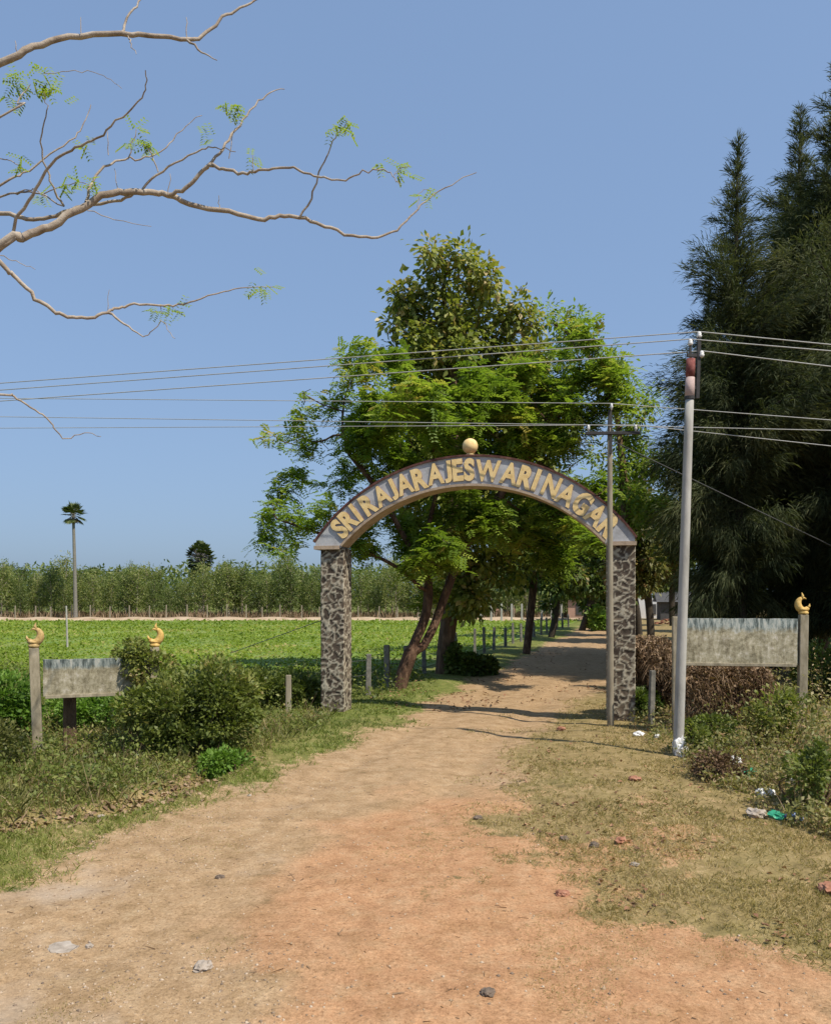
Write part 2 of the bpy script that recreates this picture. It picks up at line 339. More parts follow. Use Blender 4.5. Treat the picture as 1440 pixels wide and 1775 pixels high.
def board_material(k):
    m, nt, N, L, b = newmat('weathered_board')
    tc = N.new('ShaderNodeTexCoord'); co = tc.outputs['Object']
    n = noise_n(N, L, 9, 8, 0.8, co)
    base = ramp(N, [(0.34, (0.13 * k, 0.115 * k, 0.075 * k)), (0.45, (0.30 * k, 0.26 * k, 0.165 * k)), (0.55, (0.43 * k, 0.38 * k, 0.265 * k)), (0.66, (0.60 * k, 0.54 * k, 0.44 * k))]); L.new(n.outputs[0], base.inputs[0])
    blue = ramp(N, [(0.34, (0.07, 0.085, 0.08)), (0.46, (0.18 * k, 0.215 * k, 0.20 * k)), (0.55, (0.36 * k, 0.38 * k, 0.34 * k)), (0.68, (0.52 * k, 0.49 * k, 0.41 * k))]); 
    mp = N.new('ShaderNodeMapping'); mp.inputs['Scale'].default_value = (3.5, 3.5, 0.7); L.new(co, mp.inputs['Vector'])
    n3 = noise_n(N, L, 5, 6, 0.7, mp.outputs[0]); L.new(n3.outputs[0], blue.inputs[0])
    top = math_n(N, L, 'ADD', attr(N, 'top'), math_n(N, L, 'MULTIPLY', math_n(N, L, 'SUBTRACT', n.outputs[0], 0.5), 0.5))
    tr = ramp(N, [(0.70, (0, 0, 0)), (0.82, (1, 1, 1))]); L.new(top, tr.inputs[0])
    c = mixc(N, L, tr.outputs[0], base.outputs[0], blue.outputs[0])
    st = ramp(N, [(0.35, (0.55, 0.53, 0.5)), (0.55, (1, 1, 1))]); L.new(n3.outputs[0], st.inputs[0])
    c = mixc(N, L, 0.8, c, st.outputs[0], 'MULTIPLY')
    L.new(c, b.inputs['Base Color']); n2 = noise_n(N, L, 45, 4, 0.7, co); bump(N, L, b, n2.outputs[0], 0.4, 0.01)
    return m
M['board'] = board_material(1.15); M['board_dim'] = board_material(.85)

# ------------------------------------------------------------------ the ground
LE = np.array([[-9, -6], [-8.5, 0], [-6.2, 4], [-3.95, 6.0], [-3.49, 6.79], [-3.25, 8.1], [-2.25, 9.74], [-1.25, 12.2], [-.22, 15.6], [.38, 18.67], [2.0, 24], [4.95, 35], [8.8, 48], [12.6, 62], [30, 130]])
RE = np.array([[14, -6], [12, 0], [5.5, 4.0], [2.9, 5.1], [2.3, 5.55], [1.75, 6.16], [1.40, 8.1], [1.12, 10], [1.5, 12.7], [2.35, 14.9], [3.9, 18.7], [6.0, 24], [9.1, 35], [13, 48], [16.5, 62], [36, 130]])
def xl(y): return np.interp(y, LE[:, 1], LE[:, 0])
def xr(y): return np.interp(y, RE[:, 1], RE[:, 0])
def road_d(x, y):
    """metres inside the road edge (negative outside)"""
    return np.minimum(x - xl(y), xr(y) - x)
def road_mask(x, y):
    am = 0.9 * np.clip(y / 8, .5, 1.4) + 2.2 * (x > .5 * (xl(y) + xr(y))) * sstep(11, 6.5, y)
    d = road_d(x, y) + (fbm(x * 1.3, y * 1.3, 6) - .5) * am
    return d
def fence_x(y): return np.interp(y, [10, 20.4, 25.8, 48, 61, 130], [-3.6, -1.0, 0.5, 7.2, 11.2, 32])
# the drain on the left verge (photo (0,1440) .. (330,1350)) and a low bank beside it
DR = np.array([GP(-60, 1452), GP(60, 1432), GP(200, 1404), GP(310, 1368), GP(400, 1325)])
def seg_dist(x, y, P):
    best = np.full(np.shape(x), 1e9)
    for a, b in zip(P[:-1], P[1:]):
        d = b - a; t = np.clip(((x - a[0]) * d[0] + (y - a[1]) * d[1]) / (d @ d), 0, 1)
        best = np.minimum(best, np.hypot(x - a[0] - t * d[0], y - a[1] - t * d[1]))
    return best
def hgt(x, y):
    x = np.asarray(x, float); y = np.asarray(y, float)
    d = road_d(x, y)
    h = (fbm(x * .35, y * .35, 3) - .5) * 0.10
    h += (fbm(x * 2.2 + 40, y * 2.2, 3) - .5) * 0.05
    h -= 0.16 * np.exp(-(seg_dist(x, y, DR) / 0.22) ** 2)
    c = .5 * (xl(y) + xr(y)); wdt = .5 * (xr(y) - xl(y))
    rut = np.exp(-((np.abs(x - c) - .85) / .28) ** 2) * sstep(7, 12, y)
    h -= 0.035 * rut
    h += 0.05 * sstep(0.0, -0.8, d) * sstep(4, 7, y)                   # verges stand a little above the track
    h += 0.12 * sstep(5.5, 9, x) * sstep(8, 12, y) * (1 - sstep(16, 22, y))
    h -= 0.10 * sstep(24, 30, y) * sstep(0.5, -3, x - fence_x(y))       # the field lies lower
    return h * (1 - sstep(150, 400, y))
def hz(x, y): return float(hgt(np.array([x]), np.array([y]))[0])

rows = [-9.0]
while rows[-1] < 2600: rows.append(rows[-1] + max(0.055 if rows[-1] > 3.5 else 0.3, 0.0125 * rows[-1]))
rows = np.array(rows); nu = 521
u = np.linspace(-1, 1, nu); u = np.sign(u) * (np.abs(u) * .35 + .65 * np.abs(u) ** 3)
GX = u[None, :] * (1.9 * np.maximum(rows, 3) + 14)[:, None]; GY = np.repeat(rows[:, None], nu, 1)
GX = GX + (0.02 * GY)
GZ = hgt(GX, GY)
PR = np.array([GP(*p) for p in [(470, 1450), (560, 1412), (700, 1395), (860, 1372), (960, 1430), (1130, 1500), (1440, 1660), (1700, 1800), (1500, 2100), (700, 2300), (560, 1850), (480, 1660), (385, 1540)]])
def in_poly_soft(x, y, P):
    """signed distance to a polygon, positive inside"""
    ins = np.zeros(np.shape(x), bool)
    n = len(P)
    for i in range(n):
        a, b = P[i], P[(i + 1) % n]
        c = (a[1] > y) != (b[1] > y)
        with np.errstate(divide='ignore', invalid='ignore'):
            ins ^= c & (x < (b[0] - a[0]) * (y - a[1]) / (b[1] - a[1] + 1e-12) + a[0])
    d = seg_dist(x, y, np.vstack([P, P[:1]]))
    return np.where(ins, d, -d)
def ground_attrs(x, y):
    rd = road_mask(x, y)
    bare = sstep(-0.75, 0.65, rd)
    # thin grass creeping over the red earth in the near right, and trodden earth on the right verge
    creep = sstep(.47, .66, fbm(x * 1.1 + 5, y * 1.1 + 3, 5)) * sstep(2.8, .2, np.abs(xr(y) - x)) * (y < 9) * (x > 0)
    bare = np.clip(bare - .75 * creep, 0, 1)
    red = sstep(-.9, .9, in_poly_soft(x, y, PR) + (fbm(x * .7, y * .7 + 30, 6) - .5) * 3.2)
    right = (x > .5 * (xl(y) + xr(y)))
    red = np.maximum(red, sstep(-1.5, -.2, rd) * sstep(10.5, 9, y) * .75 * sstep(2.0, .3, np.abs(xr(y) - x)))
    scar = right * sstep(.56, .68, fbm(x * .8 + 50, y * .8 + 21, 5)) * sstep(13, 8, y) * (x < 9)
    bare = np.maximum(bare, scar * .55); red = np.maximum(red, scar * .7)
    gravel = (1 - red) * sstep(13, 7, y)
    green = np.where(right, .30, .62) + .5 * sstep(14, 20, y) * (~right)
    green = green - .35 * np.exp(-(seg_dist(x, y, DR) / .5) ** 2)
    return dict(bare=bare, red=red, gravel=gravel, green=green)
A = ground_attrs(GX, GY)
nr = len(rows)
ii = np.arange(nr - 1)[:, None] * nu + np.arange(nu - 1)[None, :]
GF = np.stack([ii, ii + 1, ii + nu + 1, ii + nu], -1).reshape(-1, 4)
GV = np.stack([GX, GY, GZ], -1).reshape(-1, 3)
tag(mk('ground', GV, GF, M['ground'], vattrs={k: v.ravel() for k, v in A.items()}), kind='structure')
rdv = (road_mask(GX, GY) > 0).ravel() & (GV[:, 1] < 128)
rf = GF[rdv[GF].all(1)]
ids, inv = np.unique(rf, return_inverse=True)
RV = GV[ids] + np.array([0, 0, .005]); 
tag(mk('dirt_road', RV, inv.reshape(-1, 4), M['ground'], vattrs={k: v.ravel()[ids] for k, v in A.items()}), kind='structure')
# green field sheet and the pale earth bund along its far edge
def sheet(name, y0, y1, x0f, x1f, mat, dz, nx, ny, kind='structure', at=None):
    Y = np.linspace(0, 1, ny) ** 1.6 * (y1 - y0) + y0
    X = np.stack([np.linspace(x0f(y), x1f(y), nx) for y in Y]); YY = np.repeat(Y[:, None], nx, 1)
    Z = hgt(X, YY) + dz
    i = np.arange(ny - 1)[:, None] * nx + np.arange(nx - 1)[None]
    Fc = np.stack([i, i + 1, i + nx + 1, i + nx], -1).reshape(-1, 4)
    o = mk(name, np.stack([X, YY, Z], -1).reshape(-1, 3), Fc, mat); return tag(o, kind=kind)
M['field_soil'] = simple('field_soil', [(0.10, 0.16, 0.025), (0.15, 0.22, 0.035), (0.24, 0.22, 0.08)], .5)
M['bund'] = simple('bund_earth', [(0.28, 0.20, 0.12), (0.42, 0.31, 0.20), (0.48, 0.38, 0.26)], .8)
sheet('field', 24.5, 83, lambda y: -1.0 * y - 10, lambda y: float(fence_x(y)) - .6, M['field_soil'], .02, 120, 90)
bm_ = MB()
Vb = []; nx = 160
for i, x in enumerate(np.linspace(-75, 17, nx)):
    t = x * .01
    for dy, dz in ((0, 0), (.8, .30), (2.2, .36), (3.2, 0.05)):
        Vb.append((x, 83 + dy + .4 * math.sin(x * .21), -.1 + dz + .06 * math.sin(x * 1.3 + dy)))
bm_.add(Vb, [[i * 4 + j, (i + 1) * 4 + j, (i + 1) * 4 + j + 1, i * 4 + j + 1] for i in range(nx - 1) for j in range(3)])
tag(bm_.build('earth_bund', M['bund'], smooth=True), kind='structure')

# ------------------------------------------------------------------ the entrance arch
GA = math.radians(13)
ga = np.array([math.cos(GA), -math.sin(GA), 0]); gn = np.array([math.sin(GA), math.cos(GA), 0])
G0 = np.array([-1.95, 16.62, 0.0])
def gate(s, n, z): return G0 + ga * s + gn * n + np.array([0, 0, z])
gc = gate(3.08, .25, 0)
arch = empty('entrance_arch', tuple(gc), 'rubble stone gateway arch with raised ochre letters over the dirt road', 'arch gate')
def pillar(s0, wd, dp, h, seed):
    """rubble masonry pier: real relief, stones stand back of the raised mortar joints"""
    step = .022; sk = []
    ns, nd, nz = int(wd / step), int(dp / step), int(h / step)
    per = [(wd * i / ns, 0) for i in range(ns)] + [(wd, dp * i / nd) for i in range(nd)] + [(wd - wd * i / ns, dp) for i in range(ns)] + [(0, dp - dp * i / nd) for i in range(nd)]
    nrm = [(0, -1)] * ns + [(1, 0)] * nd + [(0, 1)] * ns + [(-1, 0)] * nd
    V = []; mo = []; stv = []; n = len(per); K = 5.0
    for k in range(nz + 1):
        z = -.15 + (h + .15) * k / nz
        for (a, b), (na, nb) in zip(per, nrm):
            p = Vector((a * 7.0 + seed, b * 7.0 + .37 * seed, z * 7.6))
            p += Vector((mnoise.noise(p * 1.1), mnoise.noise(p * 1.1 + Vector((9, 2, 4))), mnoise.noise(p * 1.1 + Vector((3, 7, 1))))) * .45
            dd, pts = mnoise.voronoi(p)
            e = (dd[1] - dd[0]); m = 1 - max(0, min(1, (e - .06) / .09))
            relief = .012 * m + .012 * (1 - m) * mnoise.noise(p * 2.3) - .008
            V.append(gate(s0 + a + na * relief, b + nb * relief, z)); mo.append(m)
            stv.append((math.sin(pts[0].x * 12.9 + pts[0].y * 78.2 + pts[0].z * 37.7) * 43758.5) % 1.0)
    Fc = np.array([[k * n + i, k * n + (i + 1) % n, (k + 1) * n + (i + 1) % n, (k + 1) * n + i] for k in range(nz) for i in range(n)])
    return mk('pillar', np.array(V) - gc, Fc, M['rubble'], arch, vattrs=dict(mortar=mo, stone=stv))
pillar(0.0, .50, .52, 3.40, 3.3)
pillar(5.72, .53, .52, 3.40, 17.9)
SC, RO, ZO, RI, ZI = 3.075, 3.90, 1.27, 3.52, 1.075
def arcpts(Rr, zc, zend, n):
    a = math.acos((zend - zc) / Rr); return [(SC + Rr * math.sin(t), zc + Rr * math.cos(t)) for t in np.linspace(-a, a, n)]
na_ = 64
zb = 3.40
out = arcpts(RO, ZO, 3.55, na_); inn = arcpts(RI, ZI, zb, na_)
out = [(out[0][0], zb)] + out + [(out[-1][0], zb)]; inn = [inn[0]] + inn + [inn[-1]]
def band(po, pi_, n0, n1, name, mat, parent=arch):
    k = len(po); V = []; Fc = []
    for (a, b), (c, d) in zip(po, pi_):
        V += [gate(a, n0, b) - gc, gate(c, n0, d) - gc, gate(c, n1, d) - gc, gate(a, n1, b) - gc]
    for i in range(k - 1):
        for j in range(4):
            q = [i * 4 + j, (i + 1) * 4 + j, (i + 1) * 4 + (j + 1) % 4, i * 4 + (j + 1) % 4]; Fc.append(q[::-1])
    Fc.append([0, 1, 2, 3]); Fc.append([(k - 1) * 4 + j for j in (3, 2, 1, 0)])
    return mk(name, np.array(V), Fc, mat, parent, smooth=False)
band(out, inn, -.06, .42, 'arch_band', M['arch_face'])
def offs(P, c, d): return [(SC + (s - SC) * (1 + d / math.hypot(s - SC, z - c)), c + (z - c) * (1 + d / math.hypot(s - SC, z - c))) for s, z in P]
o1 = arcpts(RO, ZO, 3.52, na_)
band(offs(o1, ZO, .030), offs(o1, ZO, -.010), -.095, .46, 'rim', M['arch_rim'])
i1 = arcpts(RI, ZI, 3.44, na_)
band(offs(i1, ZI, .035), offs(i1, ZI, -.012), -.085, .44, 'trim', M['arch_trim'])
for s0, s1 in ((out[0][0] - .03, inn[0][0] - .01), (inn[-1][0] + .01, out[-1][0] + .03)):
    q = MB(); q.add([gate(s, n, z) - gc for z in (3.375, 3.45) for s, n in ((s0, -.09), (s1, -.09), (s1, .55), (s0, .55))],
                    [[0, 3, 2, 1], [4, 5, 6, 7], [0, 1, 5, 4], [1, 2, 6, 5], [2, 3, 7, 6], [3, 0, 4, 7]])
    q.build('bearing_slab', M['arch_trim'], arch)
# yellow ball with its little neck
q = MB(); prof = [(.09, 0), (.09, .03), (.05, .05)]
cz = .05 + .145
prof += [(.155 * math.sin(t), cz - .155 * math.cos(t)) for t in np.linspace(.36, math.pi - .02, 18)]
p0 = gate(3.08, .16, ZO + RO + .04) - gc
q.lathe(prof, p0, 24); q.build('ball_finial', M['letter'], arch, smooth=True)
# raised letters
def glyph(ch):
    cu = bpy.data.curves.new('g', 'FONT'); cu.body = ch; cu.size = 1; cu.resolution_u = 4
    cu.extrude = .07; cu.offset = .034 if ch in 'NAW' else .05; cu.bevel_depth = 0
    o = bpy.data.objects.new('g', cu); COL.objects.link(o)
    me = bpy.data.meshes.new_from_object(o.evaluated_get(bpy.context.evaluated_depsgraph_get()))
    V = np.array([v.co[:] for v in me.vertices]); Fc = [list(p.vertices) for p in me.polygons]; Nz = [abs(p.normal.z) for p in me.polygons]
    bpy.data.objects.remove(o); bpy.data.curves.remove(cu); bpy.data.meshes.remove(me)
    return V, Fc, Nz
TXT = 'SRI RAJARAJESWARI NAGAR'
gl = {c: glyph(c) for c in set(TXT) if c != ' '}
LH = .44
adv = []
for c in TXT:
    adv.append(.24 if c == ' ' else (gl[c][0][:, 0].max() - gl[c][0][:, 0].min()) + .035)
tot = sum(adv); a0, a1 = math.radians(-47), math.radians(48.8); acc = 0
caph = gl['I'][0][:, 1].max() - gl['I'][0][:, 1].min()
for c, ad in zip(TXT, adv):
    mid = acc + ad / 2; acc += ad
    if c == ' ': continue
    th = a0 + (a1 - a0) * mid / tot
    V, Fc, Nz = gl[c]
    RM, ZM = (.5 * (RO + RI) + .012), .5 * (ZO + ZI)
    kx = (a1 - a0) * RM / tot
    cx = .5 * (V[:, 0].max() + V[:, 0].min()); y0 = gl['I'][0][:, 1].min(); ky = caph / max(V[:, 1].max() - V[:, 1].min(), caph) if c == 'J' else 1.0; y0 = V[:, 1].min() if c == 'J' else y0
    jit = random.uniform(-.012, .012); rot = th + random.uniform(-.03, .03)
    W = []
    for v in V:
        lx = (v[0] - cx) * kx; ly = ((v[1] - y0) * ky / caph - .5) * LH + jit; lz = -.07 - v[2] * .30
        s = SC + RM * math.sin(th) + lx * math.cos(rot) + ly * math.sin(rot)
        z = ZM + RM * math.cos(th) - lx * math.sin(rot) + ly * math.cos(rot)
        W.append(gate(s, lz, z) - gc)
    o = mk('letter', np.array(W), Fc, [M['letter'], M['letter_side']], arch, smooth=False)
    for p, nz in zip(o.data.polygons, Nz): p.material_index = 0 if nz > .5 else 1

# ------------------------------------------------------------------ sign boards with golden finials
def finial_mesh(flip, sc):
    """crescent dolphin-like ornament on a ring"""
    q = MB()
    q.lathe([(.075, 0), (.095, .02), (.095, .05), (.07, .07), (.075, .085), (.09, .10), (.075, .12)], (0, 0, 0), 14)
    t = np.linspace(-2.5, 1.25, 16)
    pts = [(flip * (.105 * math.cos(a) - .0), 0, .215 + .125 * math.sin(a)) for a in t[::1]]
    rad = [.02 + .052 * math.sin(math.pi * min(1, (i + 1.5) / 17)) ** .8 for i in range(16)]
    q.tube(pts, rad, 10)
    e = pts[-1]
    q.tube([e, (e[0] - flip * .02, 0, e[2] + .05), (e[0] - flip * .0, 0, e[2] + .115)], [.032, .024, .004], 8)
    q.tube([e, (e[0] - flip * .05, 0, e[2] + .0), (e[0] - flip * .09, 0, e[2] - .02)], [.034, .02, .005], 8)
    s = pts[0]
    q.tube([s, (s[0] - flip * .03, 0, s[2] + .035), (s[0] - flip * .035, 0, s[2] + .08)], [.03, .022, .004], 8)
    q.V = [(x * sc, y * sc, z * sc) for x, y, z in q.V]
    return q
def sign(name, pl, pr, zt, zb0, hp, label, lean=(0, 0), fin=('', ''), stub=False):
    """pl, pr: ground points of the posts; panel between them"""
    pl = np.array([pl[0], pl[1], hz(*pl)]); pr = np.array([pr[0], pr[1], hz(*pr)])
    c = .5 * (pl + pr); t = empty(name, tuple(c), label, 'sign board')
    rz = math.atan2(pr[1] - pl[1], pr[0] - pl[0]); L_ = np.linalg.norm((pr - pl)[:2])
    for k, (p, le) in enumerate(zip((pl, pr), lean)):
        q = MB(); q.box((0, 0, hp / 2 - .2), (.135, .135, hp + .4), 0, .012)
        q.V = [(x + le * z, y, z) for x, y, z in q.V]
        po = q.build('post', M['concrete'], t); po.location = tuple(p - c); po.rotation_euler = (0, 0, rz)
        if fin[k]:
            fq = finial_mesh(1 if fin[k][0] == 'r' else -1, .84)
            fo = fq.build('finial', M['gold_faded'] if fin[k][1] == 'f' else M['gold'], po, smooth=True)
            fo.location = (le * hp, 0, hp)
    nx, nz = 60, 26; V = []; Fc = []; tp = []
    x0, x1 = .07, L_ - .07
    for side, yy in ((0, -.04), (1, .04)):
        for j in range(nz + 1):
            for i in range(nx + 1):
                x = x0 + (x1 - x0) * i / nx; z = zb0 + (zt - zb0) * j / nz
                if j in (0, nz): z += .012 * mnoise.noise(Vector((x * 5, j, side * 0)))
                V.append((x - L_ / 2, yy + .006 * mnoise.noise(Vector((x * 4, z * 4, side * 9))), z)); tp.append(j / nz)
    m = (nx + 1) * (nz + 1)
    for j in range(nz):
        for i in range(nx):
            a = j * (nx + 1) + i; Fc.append([a, a + 1, a + nx + 2, a + nx + 1]); Fc.append([m + a + nx + 1, m + a + nx + 2, m + a + 1, m + a])
    for i in range(nx):
        Fc.append([m + i, m + i + 1, i + 1, i]); b_ = nz * (nx + 1) + i; Fc.append([b_, b_ + 1, m + b_ + 1, m + b_])
    for j in range(nz):
        a = j * (nx + 1); Fc.append([m + a, a, a + nx + 1, m + a + nx + 1]); b_ = a + nx; Fc.append([b_, m + b_, m + b_ + nx + 1, b_ + nx + 1])
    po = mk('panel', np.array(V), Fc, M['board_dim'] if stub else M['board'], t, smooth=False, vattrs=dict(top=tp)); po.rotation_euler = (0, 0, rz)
    q = MB(); q.box((0, -.045, zb0 + .0), (L_ - .2, .03, .05), 0, .005)
    r_ = q.build('bottom_rail', M['concrete'], t); r_.rotation_euler = (0, 0, rz)
    if stub:
        q = MB(); q.box((0, 0, zb0 / 2 - .06), (.20, .16, zb0 + .06), 0, .02, .9)
        s_ = q.build('support_block', M['bark_brown'], t); s_.location = (-L_ / 2 + .33, .16, 0); s_.rotation_euler = (0, 0, rz + .1)
    return t
lp = PX(66, 1320, 12.0); rp = PX(268, 1300, 12.6)
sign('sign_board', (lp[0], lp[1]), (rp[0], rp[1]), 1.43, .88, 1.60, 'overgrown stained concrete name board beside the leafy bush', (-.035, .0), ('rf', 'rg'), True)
lp2 = PX(1172, 1278, 14.0); rp2 = PX(1389, 1270, 13.7)
sign('sign_board', (lp2[0], lp2[1]), (rp2[0], rp2[1]), 1.98, 1.19, 2.03, 'pale weathered concrete name board in front of the dark casuarinas', (.0, .015), ('', 'lg'))

# ------------------------------------------------------------------ poles and wires
wp = PX(1173, 1318, 11.9); wt = PX(1197, 622, 11.9)
wpz = hz(wp[0], wp[1])
pole = empty('utility_pole', (wp[0], wp[1], wpz), 'tall whitewashed concrete power pole with red top near the pale name board', 'utility pole')
lx = (wt[0] - wp[0]); Hh = wt[2] - wpz
q = MB(); P = [(lx * t, 0, -.5 * (1 - t) + Hh * t) for t in np.linspace(0, .905, 12)]
q.tube(P, np.linspace(.078, .062, 12), 16); q.build('shaft', M['white_pole'], pole, smooth=True)
q = MB(); q.tube([(lx * .905, 0, Hh * .905 - .03), (lx * .955, 0, Hh * .953)], [.070, .066], 16); q.build('upper_sleeve', simple('pinkish_paint', [(.36, .25, .22), (.52, .40, .36)], 8), pole, smooth=True)
q = MB(); q.tube([(lx * .955, 0, Hh * .953), (lx, 0, Hh)], [.066, .064], 16); q.build('red_top', M['red_paint'], pole, smooth=True)
q = MB(); q.tube([(lx * .903, 0, Hh * .903 - .03), (lx * .908, 0, Hh * .905)], [.074, .074], 16); q.build('clamp_band', M['steel'], pole)
q = MB(); q.box((lx + .12, .02, Hh - .12), (.05, .05, .92), 0, .004)
q.V = [(x + (z - Hh) * .03, y, z) for x, y, z in q.V]
q.box((lx + .05, .02, Hh - .42), (.16, .04, .05)); q.box((lx + .05, .02, Hh + .06), (.20, .04, .05)); q.box((lx - .0, .02, Hh + .15), (.03, .03, .18))
q.build('bracket', M['steel'], pole)
INS = [(lx + .13, .02, Hh + .36), (lx + .0, .02, Hh + .25), (lx + .16, .0, Hh + .07)]
for a in INS:
    q = MB(); q.lathe([(.012, -.05), (.03, -.04), (.042, -.01), (.03, .0), (.036, .02), (.02, .045), (.008, .05)], a, 12); q.build('insulator', M['porcelain'], pole, smooth=True)
pp = PX(1058, 1262, 14.75); ppz = hz(pp[0], pp[1])
wpole = empty('utility_pole', (pp[0], pp[1], ppz), 'thin weathered wooden pole with a dark crossarm before the right pillar', 'utility pole')
hp_ = CAM_H + (HZ - 728) / F_PX * 14.75 - ppz
q = MB(); q.tube([(-.015 * t, 0, -.4 + (hp_ - .15 + .4) * t) for t in np.linspace(0, 1, 10)], np.linspace(.065, .045, 10), 12); q.build('shaft', M['wood_pole'], wpole, smooth=True)
zc_ = CAM_H + (HZ - 752) / F_PX * 14.75 - ppz
q = MB(); q.box((.02, -.07, zc_), (.98, .07, .055), -.05, .006); q.box((-.015, -.065, zc_ - .22), (.05, .04, .3)); q.build('crossarm', M['steel'], wpole)
q = MB(); q.box((-.015, -.015, zc_ + .22), (.085, .06, .42), 0, .006, .7); q.build('top_bracket', M['steel'], wpole)
for sx in (-.42, .0, .44):
    q = MB(); q.lathe([(.010, -.06), (.022, -.02), (.032, .0), (.022, .02), (.026, .035), (.01, .06)], (sx, -.07, zc_ + .09 if sx else zc_ + .48), 10); q.build('insulator', M['porcelain'], wpole, smooth=True)

def cable(name, pts, r, mat, label, group=None, sag=0.0):
    """straight runs with sag between supports"""
    allp = []
    for a, b in zip(pts[:-1], pts[1:]):
        a = np.array(a, float); b = np.array(b, float); n = 24
        for t in np.linspace(0, 1, n, endpoint=False):
            p = a + (b - a) * t; p[2] -= sag * 4 * t * (1 - t) * (np.linalg.norm(b - a) / 30) ** 2; allp.append(p)
    allp.append(np.array(pts[-1], float)); P_ = np.array(allp)
    V, Fc = sweep([(P_, np.full(len(P_), r))], 5)
    o = mk(name, V, Fc, mat, loc=P_[0]); return tag(o, label, 'cable', group)
base1 = np.array([wp[0], wp[1], wpz])
U_ = [('topmost', INS[0], (1440, 597), (0, 664), 14.6), ('middle', INS[1], (1440, 608), (0, 676), 14.8), ('lowest', INS[2], (1440, 635), (0, 695), 14.4)]
for nm, ins, rpx, lpx, ld in U_:
    p = base1 + np.array(ins) + np.array([0, 0, .05])
    r1 = PX(*rpx, 11.6); l1 = PX(*lpx, ld)
    ext_r = p + (r1 - p) * 8; ext_l = p + (l1 - p) * 3
    cable('power_cable', [ext_r, r1, p, l1, ext_l], .0085, M['wire'], nm + ' of the three bare wires meeting at the tip of the white pole', 'overhead power cables', .0)
base2 = np.array([pp[0], pp[1], ppz])
for nm, a, rp_, lpx, ld in (('topmost', (0.0, -.07, zc_ + .54), (1440, 728), (-10, 690), 17.5), ('middle', (-.42, -.07, zc_ + .15), (1440, 746), (-10, 722), 17.5), ('lowest', (.44, -.07, zc_ + .15), (1440, 773), (-10, 742), 19)):
    p = base2 + np.array(a); r1 = PX(*rp_, 14.2); l1 = PX(*lpx, ld)
    cable('power_cable', [p + (r1 - p) * 5, r1, p, l1, p + (l1 - p) * 2.5], .0075, M['wire'], nm + ' of the three bare wires crossing behind the white pole to the wooden crossarm', 'overhead power cables', .0)
s0_ = base2 + np.array([.0, .03, zc_ - .1]); s1_ = PX(1420, 936, 16.6)
cable('service_cable', [s0_, s1_, s0_ + (s1_ - s0_) * 2.6], .009, M['black_wire'], 'dark slack cable sloping down from the wooden pole into the casuarinas', None, .15)
cable('fence_wire', [gate(.02, .1, 1.93), PX(400, 1132, 17.5)], .008, M['black_wire'], 'loose dark wire running from the left pillar down behind the bush')
q = MB(); fp = PX(117, 1118, 38.5)
q.tube([(fp[0], fp[1], -.2), (fp[0] - .03, fp[1], 1.0), (fp[0] - .06, fp[1], 1.98)], [.05, .045, .04], 8)
tag(q.build('marker_post', M['white_pole'], loc=(fp[0], fp[1], hz(fp[0], fp[1]))), 'thin pale post standing alone in the green field left of the palm', 'post')

# ------------------------------------------------------------------ fences
fn = empty('roadside_fence', (float(fence_x(22)), 22, hz(float(fence_x(22)), 22)), 'row of grey stone fence posts along the left edge of the dirt road', 'fence')
fo_ = np.array(fn.location)
yy = 17.6; tops = []
while yy < 66:
    x = float(fence_x(yy)) + R.normal() * .06; z = hz(x, yy); h = 1.05 + R.normal() * .08
    wd = .11 + R.random() * .04; le = R.normal(size=2) * .03
    q = MB(); q.box((0, 0, h / 2 - .1), (wd, wd, h + .2), R.normal() * .2, .014, .9)
    q.V = [(a + le[0] * c, b + le[1] * c, c) for a, b, c in q.V]
    po = q.build('post', M['grey_post'], fn); po.location = (x - fo_[0], yy - fo_[1], z - fo_[2]); tops.append((x, yy, z + h))
    yy += 1.9 + .02 * (yy - 17) + R.normal() * .15
for k in (.15, .5):
    T_ = np.array(tops); T_[:, 2] -= k
    V, Fc = sweep([(T_ - fo_, np.full(len(T_), .006))], 4); mk('wire', V, Fc, M['black_wire'], fn)
ff = empty('field_fence', (-20, 86.5, 0), 'line of pale posts along the far edge of the field before the plantation', 'fence')
for i, x in enumerate(np.arange(-47, 16.5, 2.05)):
    h = 1.45 + R.normal() * .1; q = MB(); q.box((0, 0, h / 2 - .1), (.12, .12, h + .2), R.normal() * .2, .02, .92)
    po = q.build('post', M['wood_pole'], ff); po.location = (x + R.normal() * .15 + 20, R.normal() * .2, .05)
g2 = empty('paddock_fence', (8, 76, 0), 'short run of pale posts at the far corner of the field beside the road trees', 'fence')
for x in np.linspace(6.6, 15.2, 9):
    q = MB(); q.box((0, 0, .75), (.2, .2, 1.9), 0, .02, .92); po = q.build('post', M['white_pole'], g2); po.location = (x - 8, (x - 8) * .3 + 6, .0)

